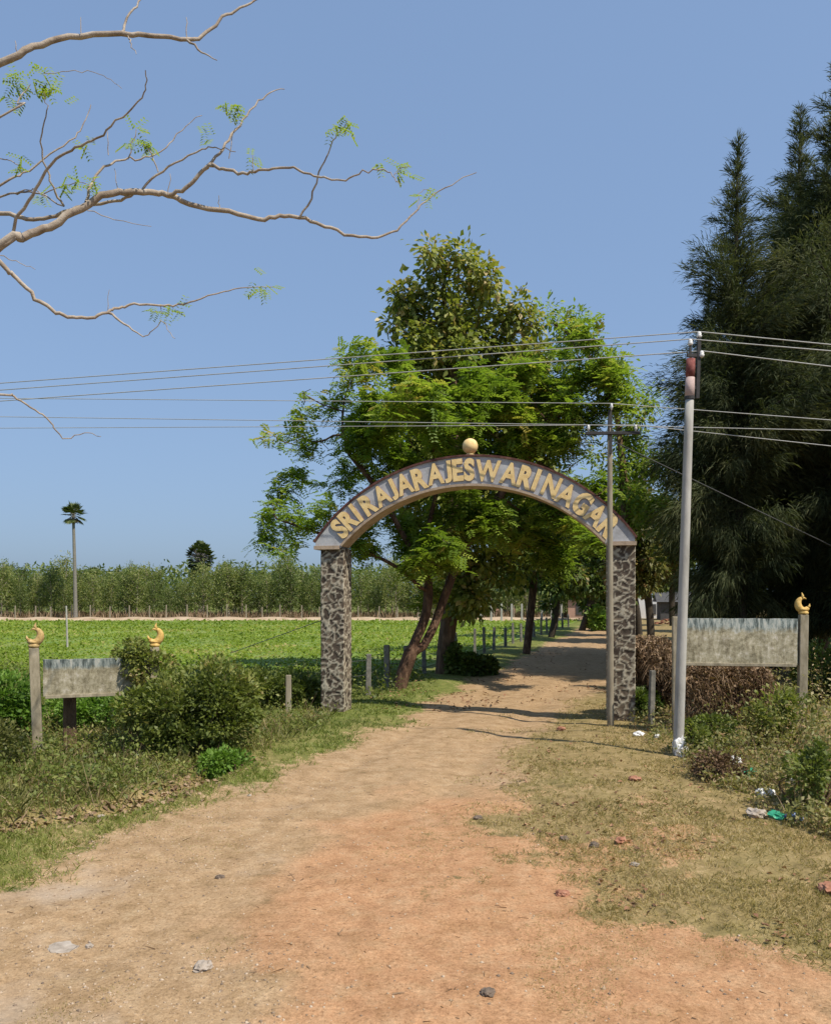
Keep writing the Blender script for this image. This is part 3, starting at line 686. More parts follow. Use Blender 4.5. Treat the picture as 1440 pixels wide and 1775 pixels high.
# ------------------------------------------------------------------ trees
def ellipsoids(puffs, n):
    """points spread through a union of ellipsoids (x,y,z,rx,ry,rz)"""
    P = np.array(puffs, float); vol = P[:, 3] * P[:, 4] * P[:, 5]; k = R.choice(len(P), n, p=vol ** .8 / (vol ** .8).sum())
    d = rdir(n) * (R.random(n) ** .45)[:, None]
    return P[k, :3] + d * P[k, 3:]
def colonize(paths, att, step, kill, maxit=400, grav=0.0):
    """space colonization from starting polylines: nodes and parents"""
    nodes = []; par = []
    for pth, at in paths:
        prev = at
        for i, p in enumerate(pth):
            nodes.append(np.array(p, float)); par.append(prev if i == 0 else len(nodes) - 2); 
    N_ = np.array(nodes); nodes = list(nodes)
    D2 = ((att[:, None, :] - N_[None]) ** 2).sum(-1); near = D2.argmin(1); best = D2.min(1); alive = np.ones(len(att), bool)
    for it in range(maxit):
        alive &= best > kill ** 2
        if not alive.any(): break
        idx = np.where(alive)[0]
        NA = np.array(nodes)
        vec = unit(att[idx] - NA[near[idx]])
        acc = np.zeros((len(nodes), 3)); np.add.at(acc, near[idx], vec)
        src = np.unique(near[idx]); dv = unit(acc[src] + R.normal(size=(len(src), 3)) * .25 + np.array([0, 0, grav]))
        new = NA[src] + dv * step
        keep_ = np.sqrt(((new[:, None, :] - NA[None]) ** 2).sum(-1).min(1)) > .55 * step
        if not keep_.any(): 
            alive[idx[R.random(len(idx)) < .5]] = False; continue
        alive[idx[np.isin(near[idx], src[~keep_]) & (R.random(len(idx)) < .4)]] = False
        new = new[keep_]; src = src[keep_]
        st = len(nodes); nodes += list(new); par += list(src)
        d2 = ((att[:, None, :] - new[None]) ** 2).sum(-1); a = d2.argmin(1); b = d2.min(1)
        upd = b < best; near[upd] = a[upd] + st; 
        stuck = ~upd & alive & np.isin(near, src); 
        best = np.minimum(best, b)
        alive &= ~(stuck & (R.random(len(att)) < .35))
    return np.array(nodes), np.array(par)
def skeleton(nodes, par, base_r, tip_r):
    n = len(nodes); cnt = np.zeros(n); ch = [[] for _ in range(n)]
    for i in range(n):
        if par[i] >= 0: ch[par[i]].append(i)
    order = sorted(range(n), key=lambda i: -i)
    # parents always have lower index
    for i in order:
        if not ch[i]: cnt[i] = 1
        if par[i] >= 0: cnt[par[i]] += cnt[i]
    p = math.log(max(cnt.max(), 3)) / math.log(base_r / tip_r)
    rad = tip_r * cnt ** (1 / p)
    paths = []; started = set()
    roots = [i for i in range(n) if par[i] < 0]
    stack = [(r, None) for r in roots]
    while stack:
        i, pre = stack.pop(); pts = []; rr = []
        if pre is not None: pts.append(nodes[pre]); rr.append(min(rad[pre], rad[i] * 1.25))
        while True:
            pts.append(nodes[i]); rr.append(rad[i])
            if not ch[i]: break
            cs = sorted(ch[i], key=lambda c: -cnt[c])
            for c in cs[1:]: stack.append((c, i))
            i = cs[0]
        if len(pts) > 1: paths.append((np.array(pts), np.array(rr)))
    return rad, cnt, paths
def wood(name, paths, mat, parent, off, sides=7, rmin=0.0):
    big = [(p, r) for p, r in paths if r.max() > .03]; small = [(p, r) for p, r in paths if rmin < r.max() <= .03]
    V, Fc = sweep(big, sides)
    if small:
        V2, F2 = sweep(small, 4); Fc = np.vstack([Fc, F2 + len(V)]); V = np.vstack([V, V2])
    return mk(name, V - off, Fc, mat, parent)
def crown_broad(pts, n, L, W, spread, droop, parent, mat, off, tb=.45, tw=.25, whorl=0):
    """simple broad leaves round the twig points"""
    k = R.integers(0, len(pts), n); c = pts[k]; pos = c + R.normal(size=(n, 3)) * spread
    d = unit(pos - c + rdir(n) * spread * .6); d[:, 2] -= droop; nr = rdir(n) * .8 + np.array([.3, -.3, .9])
    l = L * (.6 + .7 * R.random(n))
    V, Fc = leaf_quads(pos, d, nr, l, l * W)
    ct = (R.random(len(pts)) - .5) * .4 + np.array([mnoise.noise(Vector(p) * .9) for p in pts]) * .4
    tint = np.clip(tb + ct[k] + R.normal(size=n) * tw, 0, 1)
    return mk('crown', V - off, Fc, mat, parent, smooth=False, attrs=dict(tint=tint))
def crown_pinnate(pts, n, Lf, pairs, l, wd, spread, droop, parent, mat, off, tb=.45, tw=.2, p=None):
    """feathery compound leaves: each a fan of small leaflets along a rachis"""
    k = R.choice(len(pts), n, p=p); c = pts[k]
    dirs = rdir(n); dirs[:, 2] = dirs[:, 2] * .45; dirs = unit(dirs)
    pos = c + R.normal(size=(n, 3)) * spread
    up = rdir(n) * .45; up[:, 2] += 1
    side = unit(np.cross(dirs, up)); up = np.cross(side, dirs)
    lf = Lf * (.6 + .7 * R.random(n))
    PP = []; DD = []; NN = []; LL = []; TT = []
    ct = (R.random(len(pts)) - .5) * .4 + np.array([mnoise.noise(Vector(p) * .9) for p in pts]) * .5
    tf = np.clip(tb + ct[k] + R.normal(size=n) * tw, 0, 1)
    for j in range(pairs):
        t = (j + .5) / pairs
        b = pos + dirs * (lf * t)[:, None]; b[:, 2] -= droop * lf * t * t
        for sg in (-1, 1):
            PP.append(b); DD.append(side * sg + dirs * .5 + rdir(n) * .15); NN.append(up); LL.append(l * (1.1 - .5 * abs(t - .4)) * (.8 + .4 * R.random(n))); TT.append(tf)
    P_ = np.concatenate(PP); L_ = np.concatenate(LL)
    V, Fc = leaf_quads(P_, np.concatenate(DD), np.concatenate(NN), L_, L_ * wd)
    return mk('crown', V - off, Fc, mat, parent, smooth=False, attrs=dict(tint=np.concatenate(TT)))
def clumps(pts, scale, keep, seed=0):
    v = np.array([mnoise.noise(Vector(p) * scale + Vector((seed, 1.7, 4.1))) for p in pts])
    return pts[v > np.quantile(v, 1 - keep)]
def puff(px, py, D, r, dr=1.0, flat=1.0):
    c = PX(px, py, D); k = r * D / F_PX; return (*c, k, max(k, .9) * dr, k * flat)
def path_px(pts): return [PX(*p) for p in pts]

# A: the tall broad-leaved tree behind
bA = PX(768, 1168, 24.8); bA[2] = hz(bA[0], bA[1]) - .1
tA = empty('teak_tree', tuple(bA), 'tall broad-leaved tree with a pointed crown rising above the arch', 'tree')
DA = 24.8
puffs = [puff(*p) for p in [(748, 440, DA, 26), (745, 480, DA, 40), (800, 470, DA, 42), (835, 480, DA, 22), (690, 508, DA, 30), (675, 515, DA, 16), (715, 560, DA, 48), (770, 545, DA + .5, 75), (850, 540, DA, 50), (905, 550, DA, 36), (700, 620, DA, 42), (780, 640, DA + .5, 95), (880, 620, DA + .5, 75), (850, 720, DA + 1, 100), (740, 740, DA + .8, 90), (930, 740, DA + 1, 80), (760, 850, DA + 1, 80), (860, 860, DA + 1, 80), (820, 960, DA - 1, 60), (870, 990, DA - 1, 45), (770, 960, DA, 45), (845, 1040, DA - 1.4, 26), (800, 1000, DA - 1, 40)]]
att = ellipsoids(puffs, 1500)
trunkA = path_px([(768, 1172, DA), (772, 1120, DA), (780, 1060, DA), (786, 1000, DA), (788, 920, DA), (786, 840, DA), (788, 750, DA), (784, 650, DA), (778, 560, DA)])
trunkA = list(smooth_path(trunkA, 4))
nd, pr_ = colonize([(trunkA, -1)], att, .34, .42)
rad, cnt, paths = skeleton(nd, pr_, .26, .010)
wood('trunk', paths, M['bark_brown'], tA, bA)
tips = clumps(nd[rad < .03], 2.1, .62, 8)
crown_broad(tips, 34000, .22, .6, .19, .45, tA, M['leaf_teak'], bA)

# B: feathery tree in front, leaning twin trunk
bB = PX(692, 1197, 21.0); bB[2] = hz(bB[0], bB[1]) - .05
tB = empty('feathery_tree', tuple(bB), 'spreading feathery-leaved tree with a leaning reddish trunk behind the arch', 'tree')
DB = 21.0
pB = [(605, 640, 42), (640, 625, 35), (575, 690, 35), (530, 715, 30), (480, 765, 26), (560, 770, 40), (640, 720, 70), (720, 700, 80), (820, 700, 80), (900, 680, 80), (980, 650, 60), (1030, 640, 45), (1060, 700, 50), (990, 740, 70), (900, 770, 80), (780, 780, 90), (680, 800, 70), (600, 830, 45), (520, 820, 30), (475, 860, 26), (455, 935, 28), (520, 900, 30), (570, 880, 26), (490, 960, 28), (730, 890, 70), (830, 900, 70), (930, 880, 80), (1010, 850, 60), (700, 960, 45), (770, 960, 50), (960, 960, 45), (1030, 930, 40), (650, 900, 26), (640, 960, 22), (720, 1030, 32), (690, 620, 40), (1000, 580, 40)]
puffs = [puff(px, py, DB + R.normal() * .9, r, 1.3, .8) for px, py, r in pB]
att = ellipsoids(puffs, 1500)
t1 = list(smooth_path(path_px([(690, 1202, DB), (700, 1165, DB), (716, 1120, DB), (738, 1065, DB + .1), (742, 1010, DB + .2), (738, 950, DB + .2), (750, 880, DB + .2), (775, 790, DB)]), 4))
t2 = list(smooth_path(path_px([(728, 1130, DB + .0), (752, 1085, DB + .3), (772, 1030, DB + .5), (800, 960, DB + .6), (850, 880, DB + .5), (920, 790, DB + .3), (970, 720, DB)]), 4))
t3 = list(smooth_path(path_px([(742, 1000, DB), (700, 930, DB - .3), (655, 850, DB - .5), (600, 780, DB - .6)]), 4))
t4 = list(smooth_path(path_px([(741, 1030, DB), (690, 985, DB - .4), (620, 950, DB - .8), (540, 920, DB - 1), (480, 900, DB - 1)]), 4))
k3 = min(range(len(t1)), key=lambda i: abs(t1[i][2] - t3[0][2])); k2 = min(range(len(t1)), key=lambda i: abs(t1[i][2] - t2[0][2])); k4 = min(range(len(t1)), key=lambda i: abs(t1[i][2] - t4[0][2]))
nd, pr_ = colonize([(t1, -1), (t2[1:], k2), (t3[1:], k3), (t4[1:], k4)], att, .30, .40)
rad, cnt, paths = skeleton(nd, pr_, .185, .008)
wood('trunk', paths, M['bark_red'], tB, bB, 9)
tips = nd[rad < .022]
left_ = lambda P_: (P_[:, 0] < -1.5) & (P_[:, 0] < -.5 - .0 * P_[:, 2])
L_t = tips[left_(tips)]; R_t = clumps(tips[~left_(tips)], 1.9, .55, 3)
L_t = L_t[R.random(len(L_t)) < .6]
wts = np.concatenate([np.full(len(R_t), 1.0), np.full(len(L_t), .42)]); tips = np.vstack([R_t, L_t])
crown_pinnate(tips, 11500, .36, 6, .115, .5, .14, .30, tB, M['leaf_feather'], bB, p=wts / wts.sum())

def mid_tree(name, label, group, base_px, D, pf, trunk, mat, bark, nleaf, L, base_r=.16, natt=450, W=.55):
    b = PX(*base_px, D); b[2] = hz(b[0], b[1]) - .05
    t = empty(name, tuple(b), label, 'tree', group)
    att = ellipsoids([puff(px, py, D + R.normal() * .8, r) for px, py, r in pf], natt)
    tr = path_px([(px, py, D) for px, py in trunk]); tr[0][2] = b[2]
    nd, pr_ = colonize([(list(smooth_path(tr, 4)), -1)], att, .45, .6)
    rad, cnt, paths = skeleton(nd, pr_, base_r, .010)
    wood('trunk', paths, bark, t, b)
    crown_broad(clumps(nd[rad < .035], 1.3, .6, base_px[0]), nleaf, L, W, .26, .5, t, mat, b)
    return t
mid_tree('roadside_tree', 'slim tree with a straight orange-brown trunk by the roadside fence posts', 'trees along the dirt road', (912, 1130), 34, [(930, 900, 50), (900, 960, 40), (960, 950, 45), (930, 840, 50), (890, 1000, 26), (880, 880, 36), (980, 880, 45)], [(912, 1132), (918, 1080), (924, 1020), (928, 950)], M['leaf_road'], M['bark_red'], 8000, .28, .17)
mid_tree('roadside_tree', 'thin dark tree between the fence posts, second down the road', 'trees along the dirt road', (955, 1104), 47, [(965, 950, 40), (950, 1000, 30), (985, 1000, 28), (960, 900, 45), (1000, 940, 40), (940, 1030, 14)], [(955, 1106), (962, 1070), (966, 1020), (965, 960)], M['leaf_road'], M['bark_dark'], 7000, .34, .2)
mid_tree('roadside_tree', 'dark leaning tree where the road disappears behind the right pillar', 'trees along the dirt road', (1008, 1092), 58, [(1020, 960, 45), (1000, 1010, 30), (1035, 1010, 30), (1030, 900, 45), (985, 960, 30)], [(1008, 1094), (1022, 1050), (1030, 1000), (1028, 950)], M['leaf_road'], M['bark_dark'], 6500, .4, .25)
mid_tree('roadside_tree', 'bushy olive tree leaning over the road just right of the arch', 'trees along the dirt road', (1128, 1110), 42, [(1110, 975, 42), (1140, 960, 40), (1100, 940, 45), (1150, 985, 26), (1095, 870, 45), (1130, 890, 32), (1080, 980, 40), (1160, 900, 26)], [(1128, 1112), (1126, 1070), (1120, 1010), (1112, 950)], M['leaf_rust'], M['bark_dark'], 11000, .28, .2)
mid_tree('roadside_tree', 'green open-crowned tree between the arch and the casuarinas', 'trees along the dirt road', (1096, 1140), 31, [(1085, 690, 22), (1110, 740, 20), (1080, 760, 34), (1115, 800, 30), (1095, 840, 36), (1050, 650, 30), (1030, 605, 32), (985, 575, 40), (950, 560, 28), (1115, 880, 34), (1140, 870, 20), (1060, 790, 36), (1120, 690, 10)], [(1096, 1142), (1092, 1050), (1088, 940), (1080, 830), (1072, 740)], M['leaf_feather'], M['bark_brown'], 7500, .20, .2, 520, .5)
mid_tree('roadside_tree', 'low dark tree crowding the right edge of the road behind the white pole', 'trees along the dirt road', (1165, 1085), 66, [(1165, 980, 36), (1140, 985, 34), (1180, 950, 40), (1150, 950, 40), (1120, 990, 26)], [(1165, 1087), (1164, 1050), (1165, 1000)], M['leaf_road'], M['bark_dark'], 6000, .42, .25)

mid_tree('roadside_tree', 'dark spreading tree shading the lane on its right side beyond the right pillar', 'trees along the dirt road', (1108, 1103), 50, [(1080, 930, 40), (1050, 960, 40), (1040, 1000, 34), (1090, 980, 36), (1020, 940, 36), (1065, 1015, 26), (1100, 900, 36)], [(1108, 1105), (1104, 1060), (1092, 1000), (1080, 950)], M['leaf_road'], M['bark_dark'], 9000, .30, .2)
mid_tree('roadside_tree', 'dark tree closing the far end of the lane left of the wooden pole', 'trees along the dirt road', (1036, 1076), 80, [(1030, 1000, 34), (1000, 1010, 30), (1050, 1020, 30), (1020, 1040, 22), (1060, 990, 34), (985, 1000, 26), (1045, 1050, 18)], [(1036, 1078), (1036, 1050), (1034, 1010)], M['leaf_road'], M['bark_dark'], 7000, .5, .25)
for (px_, D_, lb_) in ((1262, 33, 'unseen leafy tree added behind the casuarinas to shade the lane, nearest the road'), (1300, 41, 'unseen leafy tree added behind the casuarinas to shade the lane, second along the road'), (1290, 52, 'unseen leafy tree added behind the casuarinas to shade the lane, farthest along the road')):  # hidden trees added for the shade they throw on the lane
    k_ = 33 / D_
    mid_tree('roadside_tree', lb_, 'trees along the dirt road', (px_, HZ + 3360 / D_), D_, [(px_ + a * k_, HZ - b * k_, r * k_) for a, b, r in ((-60, 130, 70), (40, 150, 80), (0, 260, 80), (-40, 330, 60), (60, 250, 60), (-90, 220, 50))], [(px_, HZ + 3360 / D_ + 2), (px_ + 3, HZ - 20 * k_), (px_, HZ - 150 * k_), (px_ - 4, HZ - 280 * k_)], M['leaf_road'], M['bark_dark'], 7000, .30, .22, 400)
# casuarinas
def casuarina(H, rmax, nb, seed, trunk_r, low=.06, dens=1.0):
    rr = np.random.default_rng(seed)
    ts = np.linspace(0, 1, 26); sw = rr.normal(size=2) * .25
    TP = np.stack([sw[0] * np.sin(ts * 3), sw[1] * np.sin(ts * 2.4), ts * H - .2], 1)
    paths = [(TP, trunk_r * (1 - ts) ** .8 + .012)]
    P_ = []; D_ = []; L_ = []; T_ = []
    for i in range(nb):
        f = low + (1 - low) * ((i + rr.random()) / nb) ** .9
        prof = np.interp(f, [0, .1, .3, .5, .64, .76, .9, 1], [.42, .58, .82, .98, .80, .40, .22, .04])
        ln = rmax * prof * (.35 + 1.0 * rr.random() ** 1.3)
        az = rr.random() * 6.283; el = .45 + .5 * f + rr.normal() * .22
        c = np.array([np.interp(f, ts, TP[:, k]) for k in range(3)])
        n = 9; s = np.linspace(0, 1, n); e = el + (.2 - (1.0 + .5 * rr.random()) * s) * (1 - f * .7)
        hd = np.array([math.cos(az), math.sin(az)])
        stp = ln / (n - 1); xy = np.concatenate([[0], np.cumsum(np.cos(e[:-1]) * stp)]); zz = np.concatenate([[0], np.cumsum(np.sin(e[:-1]) * stp)])
        B = np.stack([c[0] + hd[0] * xy, c[1] + hd[1] * xy, c[2] + zz], 1); B += rr.normal(size=B.shape) * .02 * ln * s[:, None]
        paths.append((B, np.linspace(max(.012, .016 * ln), .005, n)))
        m = int(dens * 300 * (ln + .12) * (1 if f < .6 else max(.32, 1 - 1.9 * (f - .6)))); u_ = rr.random(m) ** .9
        pos = np.stack([np.interp(u_, s, B[:, k]) for k in range(3)], 1)
        T0 = unit(np.stack([np.interp(u_, s, np.gradient(B[:, k])) for k in range(3)], 1))
        # short side shoots carry the needles
        sd = unit(rr.normal(size=(m, 3)) + T0 * .9); q_ = rr.random(m) * (.10 + .20 * ln)
        pos = pos + sd * q_[:, None]
        d = sd * .45 + T0 * .6 + rr.normal(size=(m, 3)) * .28; d[:, 2] -= 1.0 * (1 - f) - .35 * f
        P_.append(pos); D_.append(d); L_.append((.18 + .24 * rr.random(m)) * (1 - .35 * f)); T_.append(np.clip(.45 + rr.normal() * .2 + rr.normal(size=m) * .2, 0, 1))
    return paths, np.concatenate(P_), np.concatenate(D_), np.concatenate(L_), np.concatenate(T_)
def place_cas(proto, H, loc, label):
    pass
cas_meshes = []
for sd_, (H, rm, nb) in enumerate([(16.6, 2.7, 230), (18.5, 3.0, 250)]):
    t = empty('casuarina_tree', (0, 0, 0), 'x', 'tree', 'dark casuarina trees behind the pale name board')
    paths, P_, D_, L_, T_ = casuarina(H, rm, nb, 11 + sd_, .19)
    V, Fc = sweep(paths, 6); mk('trunk', V, Fc, M['bark_dark'], t)
    V, Fc = strips(P_, D_, L_, .017, .18); mk('crown', V, Fc, M['needle'], t, smooth=False, attrs=dict(tint=T_))
    cas_meshes.append((t, H))
def cas(k, first, px, D, ytop, rz, label, wide=1.0):
    t, H = cas_meshes[k]; x = (px - CX) / F_PX * D; top = CAM_H + (HZ - ytop) / F_PX * D; z = hz(x, D); s = (top - z) / H
    if first: o = t; o.location = (x, D, z); o.rotation_euler = (0, 0, rz); o.scale = (s * wide, s * wide, s)
    else: o = copy_thing(t, (x, D, z), rz, (s * wide, s * wide, s))
    o['label'] = label
cas(0, True, 1288, 22.5, 222, .3, 'leftmost dark casuarina, its lone spire standing clear against the sky')
cas(1, True, 1398, 24.5, 175, 1.2, 'dark casuarina with the second spire from the left, taller than its left neighbour')
cas(1, False, 1690, 16.3, 130, 2.0, 'unseen casuarina added past the right edge to shade the lane behind the pale name board')  # out of view, added so that its shadow falls across the lane
cas(1, False, 1452, 22.8, 95, 2.9, 'tallest dark casuarina cut off by the right edge of the photo')
cas(0, False, 1232, 25.5, 470, 2.2, 'shorter dark casuarina just right of the white pole, spire below its neighbours', .62)
cas(0, False, 1345, 26.5, 325, 4.2, 'dark casuarina filling the gap between the two left spires', 1.45)
cas(1, False, 1425, 28.5, 260, 5.0, 'dark casuarina in the back row right of the second spire', 1.1)
cas(0, False, 1600, 22.0, 380, 3.7, 'unseen casuarina added past the right edge to shade the visible ones, inner of two')  # out of view, height set by the shade it casts on the row
cas(1, False, 1700, 19.5, 340, .9, 'unseen casuarina added past the right edge to shade the visible ones, outer of two')  # out of view, added to keep the lower casuarinas in shadow

# the bare-branched tree hanging in from the left
bt = np.array([-9.0, 9.6, hz(-9, 9.6) - .1])
bare = empty('bare_tree', tuple(bt), 'nearly leafless tree stretching pale crooked branches in from the left', 'tree')
Z = 1 / 1.714
def tr(pts, D0, dD, r0, r1, start=None):
    n = len(pts); P_ = [PX(x * Z, y * Z, D0 + dD * i / max(1, n - 1)) for i, (x, y) in enumerate(pts)]
    if start is not None: P_ = [np.array(s) for s in start] + P_
    S = smooth_path(P_, 4); S[1:-1] += R.normal(size=(len(S) - 2, 3)) * .008
    return (S, np.linspace(r0, r1, len(S)) * .5 + .0012)
TR = [(smooth_path([bt, bt + [.15, -.1, 1.5], bt + [.5, -.3, 3.2], bt + [1.1, -.6, 4.6], bt + [1.6, -.9, 6.0]], 5), np.linspace(.24, .11, 21))]
f2 = bt + [1.05, -.55, 4.5]; f1 = bt + [1.6, -.9, 6.0]
TR += [
 tr([(0, 190), (100, 140), (200, 112), (360, 97), (460, 105), (555, 117), (600, 105), (650, 60), (700, 30), (760, 0), (820, -40)], 8.0, .8, .075, .012, [f1, bt + [3.0, -1.3, 6.9]]),
 tr([(0, 730), (60, 710), (130, 680), (220, 630), (300, 585), (370, 570), (440, 572), (500, 578), (560, 605), (680, 628), (770, 650), (830, 640), (890, 645), (960, 670), (1050, 700), (1120, 702), (1180, 680), (1230, 630), (1270, 590), (1340, 550), (1415, 512)], 8.4, 1.2, .095, .006, [f2, bt + [2.8, -.9, 4.75]]),
 tr([(500, 578), (550, 560), (590, 520), (620, 492), (660, 500), (720, 515), (770, 508), (830, 497), (890, 505), (950, 528), (1020, 533), (1080, 510), (1130, 503), (1165, 520), (1190, 550)], 8.75, -.6, .042, .005),
 tr([(590, 520), (640, 465), (680, 415), (720, 355), (770, 300), (810, 272), (845, 264)], 8.7, .7, .032, .006),
 tr([(0, 630), (80, 650), (150, 645), (230, 618), (320, 600), (390, 580), (450, 535), (520, 480), (600, 445), (640, 438), (700, 450)], 8.9, -.2, .06, .006, [bt + [1.3, -.7, 5.2], bt + [2.2, -.6, 6.2], bt + [3.5, -.65, 6.72]]),
 tr([(43, 705), (48, 650), (100, 580), (130, 520), (180, 460), (240, 435), (300, 400), (360, 345), (420, 290), (435, 240), (432, 208)], 8.45, -.9, .034, .006),
 tr([(0, 550), (70, 515), (150, 460), (220, 405), (250, 365), (270, 310)], 9.2, .3, .035, .006, [bt + [1.3, -.7, 5.2], bt + [2.2, -.3, 5.9], bt + [3.2, -.35, 6.6]]),
 tr([(255, 600), (280, 530), (320, 490), (370, 472), (430, 470), (490, 440), (540, 385), (600, 342)], 8.6, .7, .028, .005),
 tr([(190, 612), (160, 555), (130, 480), (125, 400), (140, 330), (130, 270)], 8.8, -.6, .022, .005),
 tr([(0, 580), (60, 575), (120, 575), (190, 612)], 9.3, -.6, .03, .012, [bt + [1.3, -.7, 5.2], bt + [2.2, -.4, 6.3], bt + [3.1, -.3, 6.75]]),
 tr([(0, 780), (40, 815), (90, 870), (150, 920), (200, 938), (260, 940), (320, 928), (350, 910), (400, 905), (470, 908), (530, 905), (600, 885), (680, 862), (750, 852), (815, 852)], 7.9, .9, .052, .005, [bt + [1.7, -.9, 5.9], bt + [3.3, -1.4, 6.75], bt + [4.2, -1.65, 6.5]]),
 tr([(320, 928), (370, 960), (425, 1000)], 8.3, -.2, .026, .010),
 tr([(425, 1000), (450, 985), (480, 955), (500, 975), (520, 1005)], 8.1, -.1, .008, .004),
 tr([(0, 1170), (40, 1178), (90, 1210), (140, 1245), (170, 1280), (200, 1305), (250, 1287), (300, 1297)], 8.3, .3, .03, .004, [bt + [.5, -.25, 3.3], bt + [2.2, -.8, 4.3], bt + [3.6, -1.15, 4.55]]),
 tr([(890, 645), (930, 570), (950, 510), (975, 450), (1000, 395), (1030, 365)], 9.1, -.4, .022, .005),
 tr([(360, 97), (380, 50), (410, 0), (425, -40)], 8.25, .2, .026, .010),
 tr([(380, 105), (390, 130), (405, 160)], 8.25, -.1, .012, .004), tr([(555, 117), (600, 155), (645, 178)], 8.4, -.1, .024, .006),
 tr([(440, 440), (470, 510)], 8.6, 0, .012, .01), tr([(405, 380), (380, 472)], 8.8, 0, .006, .012), tr([(240, 50), (243, 105)], 8.15, 0, .004, .008),
 tr([(553, 50), (556, 115)], 8.4, 0, .005, .01), tr([(45, 120), (52, 168)], 8.0, 0, .004, .008), tr([(320, 390), (322, 460)], 8.8, 0, .004, .008),
 tr([(505, 515), (500, 578)], 8.7, 0, .004, .008), tr([(650, 580), (652, 622)], 8.8, 0, .004, .008), tr([(680, 470), (690, 400), (715, 370)], 8.8, 0, .008, .004),
 tr([(260, 625), (340, 650), (450, 672)], 8.6, .1, .009, .003), tr([(0, 758), (50, 775), (105, 800)], 8.3, .1, .008, .003),
 tr([(130, 217), (200, 210), (280, 215), (330, 235), (362, 262)], 8.6, .2, .006, .003), tr([(0, 355), (50, 305), (90, 250)], 8.4, .1, .024, .006, [bt + [1.6, -.9, 6.0]]),
 tr([(752, 510), (750, 460)], 8.5, 0, .007, .004), tr([(1170, 520), (1190, 500), (1215, 490)], 8.2, 0, .006, .003), tr([(1240, 615), (1250, 570), (1290, 560)], 9.5, 0, .006, .003),
 tr([(320, 925), (325, 860)], 8.3, 0, .005, .002), tr([(475, 908), (482, 930)], 8.5, 0, .004, .003), tr([(130, 575), (210, 545), (290, 548)], 9.2, -.3, .010, .004),
 tr([(0, 470), (40, 480), (75, 505)], 9.0, 0, .010, .005), tr([(340, 500), (350, 560)], 8.7, 0, .004, .006), tr([(30, 575), (90, 560), (130, 578), (140, 600)], 9.0, 0, .012, .005)]
V, Fc = sweep(TR, 8); mk('trunk', V - bt, Fc, M['bark_pale'], bare)
cl = [(120, 235, 34, 40), (65, 240, 30, 40), (160, 265, 26, 26), (35, 290, 20, 20), (690, 325, 26, 40), (410, 385, 20, 14), (440, 425, 22, 30), (610, 400, 16, 12), (750, 460, 18, 14), (250, 430, 18, 16), (70, 500, 16, 14), (215, 545, 30, 36), (285, 545, 18, 16), (1010, 378, 36, 44), (1190, 503, 28, 30), (1262, 578, 30, 22), (480, 918, 28, 26), (515, 915, 22, 22), (780, 850, 36, 34), (385, 430, 16, 10), (1130, 490, 12, 8), (140, 590, 24, 14), (60, 465, 20, 10)]
C_ = []; 
for x, y, r, n in cl:
    c = PX(x * Z, y * Z, 8.6); k = r * Z * 8.6 / F_PX; n = max(3, n // 3)
    p = c + R.normal(size=(n, 3)) * np.array([k * .6, k * .6, k * .35]); C_.append(p)
C_ = np.concatenate(C_); n = len(C_)
d_ = rdir(n); d_[:, 2] -= .5; l_ = .075 + .05 * R.random(n)
PP = []; DD = []; LL = []
for j in range(5):
    b_ = C_ + unit(d_) * (l_ * 1.5 * j / 5)[:, None]
    for sg in (-1, 1):
        sd_ = unit(np.cross(d_, [0, 0, 1.0])); PP.append(b_); DD.append(sd_ * sg + unit(d_) * .4); LL.append(np.full(n, .052))
V, Fc = leaf_quads(np.concatenate(PP), np.concatenate(DD), np.tile([0, -.3, 1.0], (n * 10, 1)), np.concatenate(LL), .023)
mk('crown', V - bt, Fc, M['leaf_feather'], bare, smooth=False, attrs=dict(tint=R.random(len(Fc)) * .5 + .45))

# palms
def fan_palm(H, r, nl, tr_r, label, loc, lean=0.0, drop=.6, skirt=0, up_=.35, blade=.5, hubk=.62, zs=1.0):
    t = empty('palmyra_palm', loc, label, 'palm tree')
    ts = np.linspace(0, 1, 16); TP = np.stack([lean * ts ** 1.5, 0 * ts, ts * H - .2], 1)
    V, Fc = sweep([(TP, tr_r * (1 - .35 * ts) * (1 + .25 * np.exp(-ts * 14)))], 10); mk('trunk', V, Fc, M['palm_trunk'], t)
    top = TP[-1]; PP = []; DD = []; NN = []; LL = []; WW = []; TT = []; stems = []
    for i in range(nl + skirt):
        dead = i >= nl
        d = rdir(1)[0]; d[2] = -abs(d[2]) * .9 - .8 if dead else d[2] + up_; d = d / np.linalg.norm(d)
        ln = r * (.5 if dead else hubk * (.88 + .24 * R.random())); d[2] *= zs
        hub = top + d * ln; stems.append((np.array([top, hub]), np.array([.03, .02])))
        sd_ = unit(np.cross(d, [0.1, 0, 1.0])); up = np.cross(sd_, d)
        for a in np.linspace(-1.9, 1.9, 17):
            v = d * math.cos(a) + sd_ * math.sin(a) - np.array([0, 0, .25 * drop])
            PP.append(hub); DD.append(v); NN.append(up + R.normal(size=3) * .15); LL.append(r * blade * (.85 + .3 * R.random()) * (.6 if dead else 1)); WW.append(r * .10); TT.append(1.0 if dead else np.clip(.35 + R.normal() * .2, 0, 1))
    V, Fc = leaf_quads(np.array(PP), np.array(DD), np.array(NN), np.array(LL), np.array(WW))
    mk('crown', V, Fc, M['leaf_palm'], t, smooth=False, attrs=dict(tint=TT))
    V, Fc = sweep(stems, 4); mk('leaf_stalks', V, Fc, M['palm_trunk'], t)
    return t
p_ = PX(131, 1070, 85.5); fan_palm(11.3, 1.35, 26, .21, 'tall slender palm alone at the edge of the field, small tuft of fronds on top', (p_[0], p_[1], 0), -.25, .6, 10)
